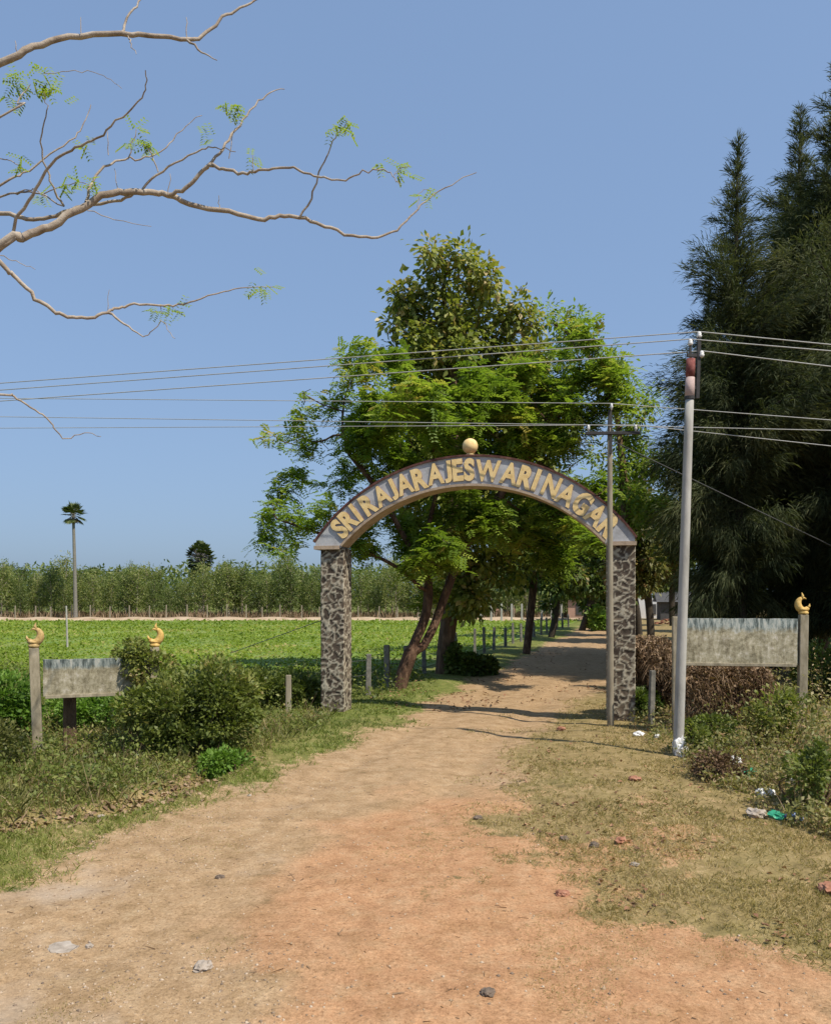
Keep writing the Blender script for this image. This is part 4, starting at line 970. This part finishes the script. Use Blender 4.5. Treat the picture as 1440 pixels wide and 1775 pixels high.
p_ = PX(347, 1060, 96); fan_palm(7.3, 1.75, 190, .28, 'stout palm with a dense round head rising above the plantation trees', (p_[0], p_[1], 0), 0, .25, 0, .0, .26, .72, 1.25)
for i, (px, yt) in enumerate([(408, 988), (432, 996), (452, 990), (505, 1000), (162, 985)]):
    p_ = PX(px, 1060, 118); H = CAM_H + (HZ - yt) / F_PX * 118 - 1.0
    fan_palm(H, 1.4, 34, .25, ['far dark palm head, leftmost of the group right of the round palm', 'far dark palm head, lowest in the middle of the group right of the round palm', 'far dark palm head at the right of the group beyond the plantation', 'far palm head peeping over the plantation just left of the arch', 'far dark palm head just right of the slender palm'][i], (p_[0], p_[1], 0), 0, .3)

# plantation behind the field
protos = []
for k in range(5):
    t = empty('plantation_tree', (0, 0, 0), 'young green tree in the dense plantation row at the far edge of the field', 'tree', 'plantation trees beyond the field')
    H = 5.0 + .35 * k; rr = R
    ts = np.linspace(0, 1, 8); TP = np.stack([R.normal() * .2 * ts, R.normal() * .2 * ts, ts * H * .9 - .1], 1); pths = [(TP, .07 * (1 - ts) + .015)]
    n = 1500; f = R.random(n) ** .8; prof = np.minimum(1, f / .25 + .1) ** .6 * (1 - f) ** .5 * 1.7
    nb = 16; bz = .18 + .75 * np.arange(nb) / nb; ba = np.arange(nb) * 2.4 + R.random(nb)
    for z_, a_ in zip(bz, ba):
        l_ = 1.2 * min(1, z_ / .25 + .1) ** .6 * (1 - z_) ** .5; pths.append((np.array([[0, 0, z_ * H * .85], [math.cos(a_) * l_ * .5, math.sin(a_) * l_ * .5, z_ * H * .85 + .4], [math.cos(a_) * l_, math.sin(a_) * l_, z_ * H * .85 + .9]]), np.array([.03, .02, .01])))
    bi = R.integers(0, nb, n); s_ = R.random(n) ** .6
    l_ = 1.45 * np.minimum(1, bz[bi] / .25 + .1) ** .6 * (1 - bz[bi]) ** .45
    pos = np.stack([np.cos(ba[bi]) * l_ * s_, np.sin(ba[bi]) * l_ * s_, bz[bi] * H * .85 + .9 * s_], 1) + R.normal(size=(n, 3)) * np.array([.24, .24, .3])
    d_ = rdir(n); d_[:, 2] -= .3
    V, Fc = sweep(pths, 5); mk('trunk', V, Fc, M['bark_pale'], t)
    V, Fc = leaf_quads(pos, d_, rdir(n), .20 + .16 * R.random(n), .085)
    mk('crown', V, Fc, M['leaf_plant'], t, smooth=False, attrs=dict(tint=np.clip(.42 + .17 * (k - 2) + R.normal(size=n) * .25, 0, 1)))
    protos.append(t)
cnt_ = 0
for r_, (yy_, sp) in enumerate([(89.0, 1.75), (92.0, 2.1), (96, 2.4)]):
    x = -56.0
    while x < 22:
        k = cnt_ if cnt_ < 5 else int(R.integers(0, 5)); s = .72 + .46 * R.random() + .05 * r_ + .14 * math.sin(x * .19 + 1) * math.sin(x * .07)
        loc = (x + R.normal() * .4, yy_ + R.normal() * .6, 0)
        if cnt_ < 5: protos[k].location = loc; protos[k].scale = (s, s, s)
        else: copy_thing(protos[k], loc, R.random() * 6.3, s)
        cnt_ += 1; x += sp * (.8 + .4 * R.random())
for px_, yt_, k in ((205, 972, 4), (228, 962, 3), (252, 966, 4), (275, 974, 2), (180, 980, 1), (375, 988, 4), (470, 984, 3), (520, 978, 4), (548, 974, 1), (60, 992, 3), (95, 986, 2), (640, 985, 3), (680, 980, 4)):
    p_ = PX(px_, yt_, 98); s = p_[2] / (5.0 + .35 * k) * .95
    copy_thing(protos[k], (p_[0], 98, 0), R.random() * 6.3, (s * .8, s * .8, s))
# the taller mass behind them and away to the right of the road
n = 26000
x = R.uniform(-95, 75, n); y = R.uniform(101, 130, n); top = 6.2 + 2.6 * (fbm(x * .12, y * .12, 3) - .5) * 2
z = top * R.random(n) ** .6; d_ = rdir(n)
V, Fc = leaf_quads(np.stack([x, y, z], 1), d_, rdir(n), .6 + .4 * R.random(n), .32)
tag(mk('far_wood', V, Fc, M['leaf_plant'], smooth=False, attrs=dict(tint=np.clip(.3 + R.normal(size=n) * .25, 0, 1))), kind='stuff')
n = 9000; x = R.uniform(-58, 24, n); y = R.uniform(87, 93, n)
V, Fc = strips(np.stack([x, y, np.zeros(n)], 1), rdir(n) * .5 + [0, 0, 1.0], .5 + .8 * R.random(n), .07, .1)
tag(mk('dry_undergrowth', V, Fc, M['dead'], smooth=False, attrs=dict(tint=R.random(n))), kind='stuff')

# ------------------------------------------------------------------ far buildings at the end of the road
def far_house(c, sz, rz, mat, label, roof=True, openings=3):
    t = empty('house', (c[0], c[1], 0), label, 'building', rz=rz)
    q = MB(); q.box((0, 0, sz[2] / 2 - .2), (sz[0], sz[1], sz[2] + .4), 0, .02); q.build('wall', mat, t)
    if roof:
        q = MB(); q.add([(-sz[0] / 2 - .4, -sz[1] / 2 - .4, sz[2] + .0), (sz[0] / 2 + .4, -sz[1] / 2 - .4, sz[2]), (sz[0] / 2 + .4, sz[1] / 2 + .4, sz[2]), (-sz[0] / 2 - .4, sz[1] / 2 + .4, sz[2]), (-sz[0] / 2 - .4, 0, sz[2] + 1.0), (sz[0] / 2 + .4, 0, sz[2] + 1.0)],
                        [[0, 1, 5, 4], [2, 3, 4, 5], [0, 4, 3], [1, 2, 5], [3, 2, 1, 0]]); q.build('roof', M['roof'], t)
    for i in range(openings):
        q = MB(); q.box((-sz[0] / 2 + sz[0] * (i + .5) / openings, -sz[1] / 2 - .02, sz[2] * .45), (.7, .08, sz[2] * .5)); q.build('window', M['roof'], t)
    return t
c = PX(1128, 1050, 92); far_house(c, (8.5, 5, 2.3), -.2, M['white_wall'], 'low white building glimpsed between trunks at the end of the road', False, 3)
c = PX(1180, 1050, 84); far_house(c, (4.5, 4, 1.9), -.2, M['roof'], 'low dark shed right of the white building', True, 1)
c = PX(1004, 1040, 88); far_house(c, (2.4, 3, 2.4), -.2, M['pink_wall'], 'small pinkish hut far down the left side of the road', True, 1)
c = PX(862, 1045, 97); far_house(c, (4.0, 3, 2.0), 0, M['pink_wall'], 'pale pinkish house at the far corner of the field', True, 2)
q = MB()
for i in range(90):
    a = R.random(2) - .5; q.box((a[0] * 2.8, a[1] * 1.2, .08 + (1 - abs(a[0]) * 2) * .5 * R.random()), (.24, .11, .08), R.random() * 3)
c = PX(1160, 1070, 70); tag(q.build('brick_heap', M['brick'], loc=(0, 0, 0)), 'heap of red bricks on the ground before the dark shed', 'bricks').location = (c[0], c[1], hz(c[0], c[1]))

# ------------------------------------------------------------------ shrubs, weeds, grass
def shrub(name, label, c, lobes, n, leaf, mat, stems=14, tb=.45, cat='shrub', group=None):
    c = np.array([c[0], c[1], hz(c[0], c[1])]); t = empty(name, tuple(c), label, cat, group)
    P_ = np.array(lobes, float)
    st = []
    for i in range(stems):
        k = R.integers(0, len(P_)); e = P_[k, :3] + rdir(1)[0] * P_[k, 3:] * .7; e[2] = max(e[2], .15); b = np.array([e[0] * .45, e[1] * .45, -.05]); m = .5 * (b + e) + R.normal(size=3) * .06
        st.append((smooth_path([b, m, e], 4), np.linspace(.014, .004, 9)))
    V, Fc = sweep(st, 5); mk('stems', V, Fc, M['bark_brown'], t)
    vol = (P_[:, 3] * P_[:, 4] * P_[:, 5]) ** .7; k = R.choice(len(P_), n, p=vol / vol.sum())
    d = rdir(n); rr_ = R.random(n) ** .33; pos = P_[k, :3] + d * P_[k, 3:] * rr_[:, None]
    pos += (np.stack([fbm(pos[:, 0] * 3, pos[:, 2] * 3, 2), fbm(pos[:, 1] * 3 + 5, pos[:, 0] * 3, 2), fbm(pos[:, 2] * 3, pos[:, 1] * 3 + 9, 2)], 1) - .5) * .35
    pos[:, 2] = np.maximum(pos[:, 2], .02 + .08 * R.random(n))
    ld = d + rdir(n) * .8; ld[:, 2] += .1; nr = rdir(n) * .8; nr[:, 2] += .8
    l_ = leaf * (.6 + .8 * R.random(n)); V, Fc = leaf_quads(pos, ld, nr, l_, l_ * .55)
    tint = np.clip(tb + (fbm(pos[:, 0] * 2, pos[:, 2] * 2 + pos[:, 1], 2) - .5) * .9 + R.normal(size=n) * .18, 0, 1)
    mk('foliage', V, Fc, mat, t, smooth=False, attrs=dict(tint=tint)); return t
# big bush by the left name board
def at(px, py, D): p = PX(px, py, D); return (p[0], p[1])
shrub('shrub', 'large leafy bush swallowing the right end of the left name board', at(300, 1330, 12.0), [(-.5, .15, .68, .5, .4, .35), (.0, .1, .78, .65, .55, .5), (.5, .2, .98, .55, .5, .5), (.75, .1, .55, .5, .5, .5), (.15, -.1, .35, .6, .45, .35), (.95, .3, .9, .3, .3, .35)], 15000, .075, M['leaf_bush'], 40, .42)
shrub('shrub', 'bright green low plant at the foot of the large bush beside the track', at(385, 1318, 11.4), [(0, 0, .16, .38, .3, .2), (.25, .1, .12, .25, .25, .16)], 2600, .065, M['leaf_bright'], 12, .5)
shrub('creeper', 'creeper climbing over the right finial of the left name board', at(250, 1300, 12.5), [(-.06, .05, 1.45, .26, .2, .22), (.16, .0, 1.25, .25, .2, .35), (-.24, .05, 1.55, .22, .16, .12), (.1, 0, .85, .3, .2, .4), (-.1, .0, 1.65, .15, .1, .12)], 3600, .07, M['leaf_bush'], 16, .55, 'creeper')
shrub('shrub', 'dark green bush at the left edge behind the left name board', at(5, 1300, 13.2), [(0, 0, .6, .5, .5, .6), (-.5, .1, .8, .5, .5, .5), (.25, .1, .35, .4, .4, .35)], 6500, .085, M['leaf_bright'], 20, .3)
shrub('shrub', 'grey green bush in the left corner in front of the left name board', at(-10, 1345, 10.8), [(0, 0, .35, .45, .4, .38), (-.4, 0, .45, .5, .4, .4)], 4200, .06, M['leaf_weed'], 24, .25)
shrub('shrub', 'pale green bush seen under the left name board', at(150, 1270, 14.2), [(0, 0, .3, .6, .5, .35), (.6, 0, .35, .6, .5, .35), (-.5, .3, .25, .4, .4, .3)], 6000, .075, M['leaf_bright'], 20, .6)
shrub('shrub', 'low hedge bush between the large bush and the left pillar', at(480, 1225, 17.2), [(-.4, 0, .45, .55, .5, .42), (.3, 0, .4, .5, .5, .4), (.7, .2, .3, .3, .4, .3)], 5600, .09, M['leaf_bush'], 20, .32)
shrub('shrub', 'dark low bush at the foot of the tall tree trunks beside the track', at(815, 1165, 24.5), [(0, 0, .3, .6, .4, .35), (.5, .3, .25, .4, .4, .25), (-.5, 0, .5, .3, .3, .5)], 3600, .14, M['leaf_road'], 12, .4)
shrub('shrub', 'yellow green bush at the far bend of the road left of the wooden pole', at(1032, 1085, 58), [(0, 0, .9, .7, .7, .9), (.6, 0, .6, .6, .6, .6)], 1500, .3, M['leaf_bright'], 8, .9)
shrub('shrub', 'thin leafy weed bush at the lower right edge of the photo', at(1402, 1425, 8.9), [(0, 0, .38, .28, .25, .34), (.2, .1, .5, .25, .2, .26)], 1500, .055, M['leaf_bush'], 26, .3)
shrub('shrub', 'young leafy shrub growing against the right post of the pale name board', at(1350, 1290, 12.6), [(0, 0, .55, .4, .3, .5), (.35, .0, .45, .35, .3, .4), (-.3, 0, .4, .3, .3, .35)], 2600, .07, M['leaf_bush'], 22, .6)
shrub('shrub', 'low green shrub close to the foot of the white pole', at(1215, 1300, 11.9), [(0, .1, .22, .3, .3, .26), (.35, .3, .3, .35, .3, .3)], 2200, .06, M['leaf_bush'], 14, .4)
shrub('shrub', 'dark undergrowth bush under the casuarinas right of the pale name board', at(1430, 1220, 17.5), [(0, 0, .7, .8, .6, .7), (.8, .2, .6, .7, .6, .6)], 4500, .10, M['leaf_road'], 20, .35)
shrub('shrub', 'small dried brown shrub beside the litter on the right verge', at(1235, 1355, 10.4), [(0, 0, .16, .28, .22, .2), (.25, -.1, .12, .22, .2, .16)], 1300, .05, M['dead'], 30, .15)
shrub('shrub', 'leafy sapling in front of the right pillar foot', at(1105, 1235, 15.6), [(0, 0, .3, .3, .25, .3), (.3, .3, .25, .3, .25, .25)], 1600, .09, M['leaf_road'], 10, .45)

def grass(name, pts_fn, n, L, W, mat, dz=0.0, lean=.6, tb=.45, blades=3):
    x, y, t0 = pts_fn(n); x = np.repeat(x, blades); y = np.repeat(y, blades); t0 = np.repeat(t0, blades); m = len(x)
    x = x + R.normal(size=m) * .018; y = y + R.normal(size=m) * .018
    d = rdir(m) * lean + [0, 0, 1.0]; l_ = L * (.5 + R.random(m)) 
    V, Fc = strips(np.stack([x, y, hgt(x, y) + dz], 1), d, l_, W * np.clip(y / 9, .7, 3), .2)
    return tag(mk(name, V, Fc, mat, smooth=False, attrs=dict(tint=np.clip(t0 + R.normal(size=m) * .2, 0, 1))), kind='stuff')
def sample(x0, x1, y0, y1, keep, tint=lambda x, y: .5 + 0 * x, near=1.6):
    def f(n):
        X = []; Y = []
        tot = 0
        while tot < n:
            m = n * 2; u_ = R.random(m); y = (y0 ** -near + u_ * (y1 ** -near - y0 ** -near)) ** (-1 / near); x = x0 + (x1 - x0) * R.random(m)
            k = R.random(m) < keep(x, y); X.append(x[k]); Y.append(y[k]); tot += k.sum()
            if len(X) > 60: break
        x = np.concatenate(X)[:n]; y = np.concatenate(Y)[:n]; return x, y, tint(x, y)
    return f
isr = lambda x, y: x > .5 * (xl(y) + xr(y))
patch = lambda x, y: sstep(.36, .58, fbm(x * 1.7 + 3, y * 1.7, 3))
rdm = lambda x, y: sstep(.45, -.45, road_mask(x, y)) ** 1.5
creepk = lambda x, y: sstep(.48, .66, fbm(x * 1.1 + 5, y * 1.1 + 3, 5)) * (road_mask(x, y) > -.2) * sstep(2.8, .3, np.abs(xr(y) - x)) * .55
grass('dry_grass', sample(.5, 12, 3.6, 19, lambda x, y: isr(x, y) * np.maximum(rdm(x, y) * (.25 + .75 * patch(x, y)), creepk(x, y)), lambda x, y: .52 + .9 * (fbm(x * .9, y * .9, 3) - .5)), 70000, .052, .0065, M['grass_dry'], lean=.9)
grass('green_grass', sample(-12, .6, 5, 26, lambda x, y: (~isr(x, y)) * rdm(x, y) * (.35 + .65 * patch(x, y)) * (1 - .8 * np.exp(-(seg_dist(x, y, DR) / .25) ** 2)), lambda x, y: .66 - .42 * sstep(8, 15, y) + .7 * (fbm(x * .9, y * .9, 3) - .5)), 60000, .075, .007, M['grass_green'], lean=.8)
grass('tall_weeds', sample(-9, -1.6, 8.2, 17, lambda x, y: (~isr(x, y)) * sstep(-.9, -1.6, road_d(x, y)) * (.2 + .8 * patch(x * .7, y * .7)), lambda x, y: .45 + .9 * (fbm(x * 1.5, y * 1.5, 3) - .5)), 6000, .22, .009, M['leaf_weed'], lean=.8)
def weed_leaves(name, fn, n, h, leaf, mat):
    x, y, t0 = fn(n); hh = h * R.random(n) * (.4 + 1.2 * fbm(x * 1.3, y * 1.3, 3)) * np.clip(fbm(x * 3, y * 3 + 7, 2) * 2 - .2, .2, 1.4) * (.28 + .72 * sstep(.1, 1.8, x - np.interp(y, WB[::-1, 1], WB[::-1, 0])) if name == 'weeds' else 1)
    pos = np.stack([x, y, hgt(x, y) + hh], 1); d = rdir(n); nr = rdir(n) * .8 + [0, 0, .9]; l_ = leaf * (.5 + R.random(n))
    V, Fc = leaf_quads(pos, d, nr, l_, l_ * .5)
    m = n // 9; k = R.integers(0, n, m); b = pos[k].copy(); b[:, 2] = hgt(b[:, 0], b[:, 1]); st = pos[k] - b + R.normal(size=(m, 3)) * .14
    tag(mk(name, V, Fc, mat, smooth=False, attrs=dict(tint=np.clip(t0 + R.normal(size=n) * .2, 0, 1))), kind='stuff')
    V, Fc = strips(b, st, np.linalg.norm(st, axis=1) + .04, .006, 0)
    tag(mk('weed_stalks', V, Fc, M['dead'], smooth=False, attrs=dict(tint=R.random(m))), kind='stuff')
WB = np.array([GP(1130, 1285), GP(1180, 1318), GP(1250, 1380), GP(1330, 1420), GP(1440, 1475), GP(1600, 1540)])   # front edge of the weeds
def weedzone(x, y): return x > np.interp(y, WB[::-1, 1], WB[::-1, 0]) + (fbm(x * 2, y * 2, 2) - .5) * .5
weed_leaves('weeds', sample(3.4, 13, 7.6, 17.5, lambda x, y: weedzone(x, y) * (.25 + .75 * patch(x, y)), lambda x, y: .52 + 1.0 * (fbm(x * 1.6, y * 1.6 + 4, 3) - .5)), 60000, .75, .055, M['leaf_weed'])
weed_leaves('verge_weeds', sample(-10, -1.5, 8.4, 18, lambda x, y: (~isr(x, y)) * sstep(-.8, -1.5, road_d(x, y)) * (.2 + .8 * patch(x, y)), lambda x, y: .42 + 1.0 * (fbm(x * 1.2, y * 1.2 + 4, 3) - .5)), 34000, .40, .055, M['leaf_bush'])
weed_leaves('hedge_weeds', sample(-22, .2, 17.5, 26, lambda x, y: (x < fence_x(y) + .6) * (.3 + .7 * patch(x * .6, y * .6)), lambda x, y: .3 + .8 * (fbm(x * .8, y * .8 + 4, 3) - .5)), 16000, .5, .10, M['leaf_bush'])
# crops in the field
cropk = lambda x, y: (x < fence_x(y) - .8) * (x > -1.0 * y - 10) * (.35 + .65 * sstep(.3, .5, fbm(x * .35, y * .22, 3)))
x, y, t0 = sample(-70, 17, 24.8, 82.5, cropk, lambda x, y: .42 + 1.3 * (fbm(x * .10, y * .28, 4) - .5), 1.3)(100000)
n = len(x); d = rdir(n) * [1, 1, .5] + [0, 0, .2]; nr = rdir(n) * .5 + [0, 0, 1.0]; l_ = (.05 + .0024 * y) * (.7 + .6 * R.random(n))
V, Fc = leaf_quads(np.stack([x, y, hgt(x, y) + .02 + .05 * R.random(n)], 1), d, nr, l_, l_ * .7)
tag(mk('field_crop', V, Fc, M['crop'], smooth=False, attrs=dict(tint=np.clip(t0 + R.normal(size=n) * .18, 0, 1))), kind='stuff')

# dead creeper mass behind the right name board and round the fence there
def dead_mass(name, label, c, lobes, n, L):
    c = np.array([c[0], c[1], hz(c[0], c[1])]); P_ = np.array(lobes, float); vol = (P_[:, 3] * P_[:, 4] * P_[:, 5]) ** .7; k = R.choice(len(P_), n, p=vol / vol.sum())
    dd = rdir(n); pos = P_[k, :3] + dd * P_[k, 3:] * (R.random(n) ** .3)[:, None]; pos[:, 2] = np.maximum(pos[:, 2], .1)
    d = rdir(n); d[:, 2] -= .9; V, Fc = strips(pos, d, L * (.4 + .8 * R.random(n)), .010, .25)
    t = empty(name, tuple(c), label, 'dead vine')
    mk('dry_stems', V, Fc, M['dead'], t, smooth=False, attrs=dict(tint=np.clip(.45 + (fbm(pos[:, 0] * 2, pos[:, 2] * 2, 2) - .5) + R.normal(size=n) * .22, 0, 1)))
    nl = n // 2; k = R.integers(0, n, nl); V, Fc = leaf_quads(pos[k], rdir(nl), rdir(nl), .07, .045)
    mk('dry_leaves', V, Fc, M['dead'], t, smooth=False, attrs=dict(tint=R.random(nl)))
dead_mass('dead_creeper', 'mound of dry brown creeper between the right pillar and the white pole', at(1135, 1230, 15.9), [(0, 0, 1.15, .5, .4, .45), (-.25, .1, 1.3, .3, .35, .3), (.3, .1, .8, .35, .4, .6), (-.05, .2, .7, .4, .3, .4)], 9000, .22)
dead_mass('dead_creeper', 'dry brown creeper hanging below the pale name board', at(1250, 1235, 14.9), [(-.3, 0, .75, .6, .3, .5), (.4, 0, .75, .6, .3, .5), (.0, .1, .4, .8, .4, .35)], 12000, .22)
q = MB(); c = at(1128, 1262, 15.0); q.box((0, 0, .45), (.10, .10, 1.1), .2, .012, .9)
q.V = [(x + .03 * z, y, z) for x, y, z in q.V]
tag(q.build('fence_post', M['grey_post'], loc=None), 'short grey stone post under the dry creeper right of the right pillar', 'post').location = (c[0], c[1], hz(*c))
q = MB(); c = at(500, 1228, 16.6); q.box((0, 0, .3), (.12, .11, .9), .2, .012, .9)
tag(q.build('fence_post', M['wood_pole'], loc=None), 'short brown post stump in the hedge left of the left pillar', 'post').location = (c[0], c[1], hz(*c))

# ------------------------------------------------------------------ litter, stones, fallen leaves
def crumple(name, px, py, size, mat, label, cat, flat=.6, seed=0):
    g = GP(px, py); bm = bmesh.new(); bmesh.ops.create_icosphere(bm, subdivisions=3, radius=1)
    for v in bm.verts:
        p = v.co.copy(); k = 1 + .45 * mnoise.noise(p * 2.1 + Vector((seed, 3, 1))) + .35 * abs(mnoise.noise(p * 4.7 + Vector((2, seed, 5))))
        v.co = Vector((p.x * size[0], p.y * size[1], p.z * size[2] * flat)) * k
    bm.verts.index_update(); V = [v.co[:] for v in bm.verts]; Fc = [[v.index for v in f.verts] for f in bm.faces]; bm.free()
    o = mk(name, np.array(V), Fc, mat, smooth=False); o.location = (g[0], g[1], hz(g[0], g[1]) + size[2] * flat * .7); o.rotation_euler = (0, 0, seed)
    return tag(o, label, cat)
crumple('plastic_bag', 1178, 1318, (.10, .09, .17), M['white_plastic'], 'crumpled white plastic bag at the foot of the white pole', 'litter', 1, 1)
crumple('plastic_bag', 1200, 1306, (.08, .07, .06), M['white_plastic'], 'scrap of white plastic just right of the white pole foot', 'litter', 1, 2)
crumple('plastic_bag', 1272, 1332, (.09, .07, .07), M['white_plastic'], 'white plastic scrap in the weeds above the green plastic', 'litter', 1, 3)
crumple('plastic_bag', 1297, 1350, (.15, .08, .05), M['green_plastic'], 'flattened green plastic bag in the weeds below the pale name board', 'litter', 1, 4)
crumple('plastic_bag', 1318, 1388, (.06, .05, .05), M['white_plastic'], 'small white plastic scrap, left of a pair in the weeds', 'litter', 1, 5)
crumple('plastic_bag', 1335, 1388, (.055, .05, .05), M['white_plastic'], 'small white plastic scrap, right of a pair in the weeds', 'litter', 1, 6)
crumple('plastic_bag', 1370, 1372, (.06, .05, .055), M['white_plastic'], 'yellowish white scrap beside the thin weed bush', 'litter', 1, 7)
crumple('plastic_bag', 1346, 1430, (.10, .07, .05), M['green_plastic'], 'teal green plastic bag at the edge of the weeds next to the blue one', 'litter', 1, 8)
crumple('plastic_bag', 1374, 1434, (.08, .06, .05), M['blue_plastic'], 'blue plastic bag at the edge of the weeds next to the teal one', 'litter', 1, 9)
crumple('paper_scrap', 1106, 1282, (.09, .07, .05), M['white_plastic'], 'pale scrap lying left of the white pole near the right pillar', 'litter', 1, 10)
crumple('paper_scrap', 1138, 1285, (.05, .05, .04), M['white_plastic'], 'tiny white scrap lying between the right pillar and the white pole', 'litter', 1, 11)
for i, (px, py, s, mt, lb) in enumerate([
    (1310, 1424, .11, 'stone', 'grey stone at the weed edge left of the teal plastic'), (107, 1640, .10, 'stone', 'flat grey stone sunk in the tan track at lower left'),
    (381, 1521, .035, 'dark_stone', 'small dark lump alone in the middle of the tan track'), (352, 1682, .06, 'stone', 'grey stone among pale gravel at the bottom left'),
    (155, 1637, .03, 'stone', 'small pale stone right of the flat grey stone'), (975, 1552, .05, 'brick', 'reddish clod on the red earth right of centre'),
    (1076, 1468, .06, 'brick', 'orange brick fragment at the edge of the dry grass'), (1030, 1470, .05, 'dark_stone', 'dark clod left of the orange brick fragment'),
    (828, 1420, .05, 'dark_stone', 'brown clod at the far edge of the red earth'), (1436, 1552, .08, 'brick', 'red brick lump at the right edge of the photo'),
    (978, 1456, .045, 'dark_stone', 'dark clod where the red earth meets the dry grass'), (1100, 1366, .07, 'brick', 'reddish clod in the dry grass on the right verge'),
    (972, 1268, .08, 'brick', 'orange brick fragment beside the track near the right pillar'), (432, 1383, .03, 'stone', 'pale pebble near the left edge of the track'), (1100, 1505, .035, 'stone', 'whitish pebble below the orange brick fragment'),
    (845, 1729, .045, 'dark_stone', 'brown clod near the bottom edge of the red earth'), (175, 1405, .05, 'stone', 'pale stone at the lip of the drain on the left verge')]):
    k = crumple('clod' if mt != 'stone' else 'stone', px, py, (s, s * .8, s * (.12 if i == 1 else .6)), M[mt], lb, 'stone', .8, i + 20)
def scatter_leaves(name, fn, n, size, mat, dz=.012):
    x, y, t0 = fn(n); n = len(x); d = rdir(n); d[:, 2] *= .35; nr = rdir(n) * .5 + [0, 0, 1.0]; l_ = size * (.5 + R.random(n))
    V, Fc = leaf_quads(np.stack([x, y, hgt(x, y) + dz], 1), d, nr, l_, l_ * .55, .3)
    return tag(mk(name, V, Fc, mat, smooth=False, attrs=dict(tint=R.random(n))), kind='stuff')
scatter_leaves('fallen_leaves', sample(.8, 7, 5.2, 16, lambda x, y: isr(x, y) * (road_d(x, y) < .25) * sstep(.42, .62, fbm(x * 1.2 + 11, y * 1.2, 3))), 1500, .05, M['fallen'])
scatter_leaves('leaf_litter', sample(-1, 9, 17, 40, lambda x, y: (np.abs(road_d(x, y)) < 1.6) * sstep(.4, .6, fbm(x + 11, y, 3))), 900, .075, M['fallen'])
scatter_leaves('drain_litter', sample(-6, -1.8, 7.4, 12, lambda x, y: np.exp(-(seg_dist(x, y, DR) / .28) ** 2) * .9, near=.5), 1500, .07, M['dead'])
# gravel on the track
def gravel(n):
    x, y, t = sample(-8, 5, 4, 13, lambda x, y: (road_mask(x, y) > -.1) * (.12 + .88 * sstep(.48, .66, fbm(x * .8 + 2, y * .8 + 8, 3)) * (1 - .8 * sstep(-.3, .4, in_poly_soft(x, y, PR)))), near=1.2)(n)
    n = len(x); s = .004 + .013 * R.random(n) ** 3.4
    oc = np.array([[1, 0, 0], [-1, 0, 0], [0, 1, 0], [0, -1, 0], [0, 0, .7], [0, 0, -.7]], float)
    V = np.stack([x, y, hgt(x, y) + .004], 1)[:, None, :] + oc[None] * s[:, None, None] * (.6 + .8 * R.random((n, 6, 1)))
    fc = np.array([[0, 2, 4], [2, 1, 4], [1, 3, 4], [3, 0, 4], [2, 0, 5], [1, 2, 5], [3, 1, 5], [0, 3, 5]])
    Fc = (np.arange(n)[:, None, None] * 6 + fc[None]).reshape(-1, 3)
    tag(mk('gravel', V.reshape(-1, 3), Fc, leafmat('pebble', [(0, (.16, .12, .09)), (.5, (.34, .24, .15)), (1, (.48, .38, .28))], 0.0, .9, .1), smooth=False, attrs=dict(tint=np.repeat(R.random(n), 8))), kind='stuff')
gravel(8500)

x, y, t0 = sample(-6, 6, 4, 16, lambda x, y: (road_mask(x, y) > -.3) * (.15 + .85 * sstep(.5, .68, fbm(x * 1.3 + 20, y * 1.3, 3))), near=1.3)(380)
n = len(x); d = rdir(n); d[:, 2] *= .15
V, Fc = strips(np.stack([x, y, hgt(x, y) + .010], 1), d, .03 + .10 * R.random(n) ** 2, .005 + .004 * R.random(n), .05)
tag(mk('twigs', V, Fc, M['dead'], smooth=False, attrs=dict(tint=R.random(n) * .6)), kind='stuff')
grass('track_tufts', sample(-6, 5, 4.2, 12, lambda x, y: (road_mask(x, y) > 0) * sstep(.58, .70, fbm(x * .9 + 31, y * .9, 4)), lambda x, y: .6 + 0 * x), 5000, .022, .0045, M['grass_dry'], lean=1.2)
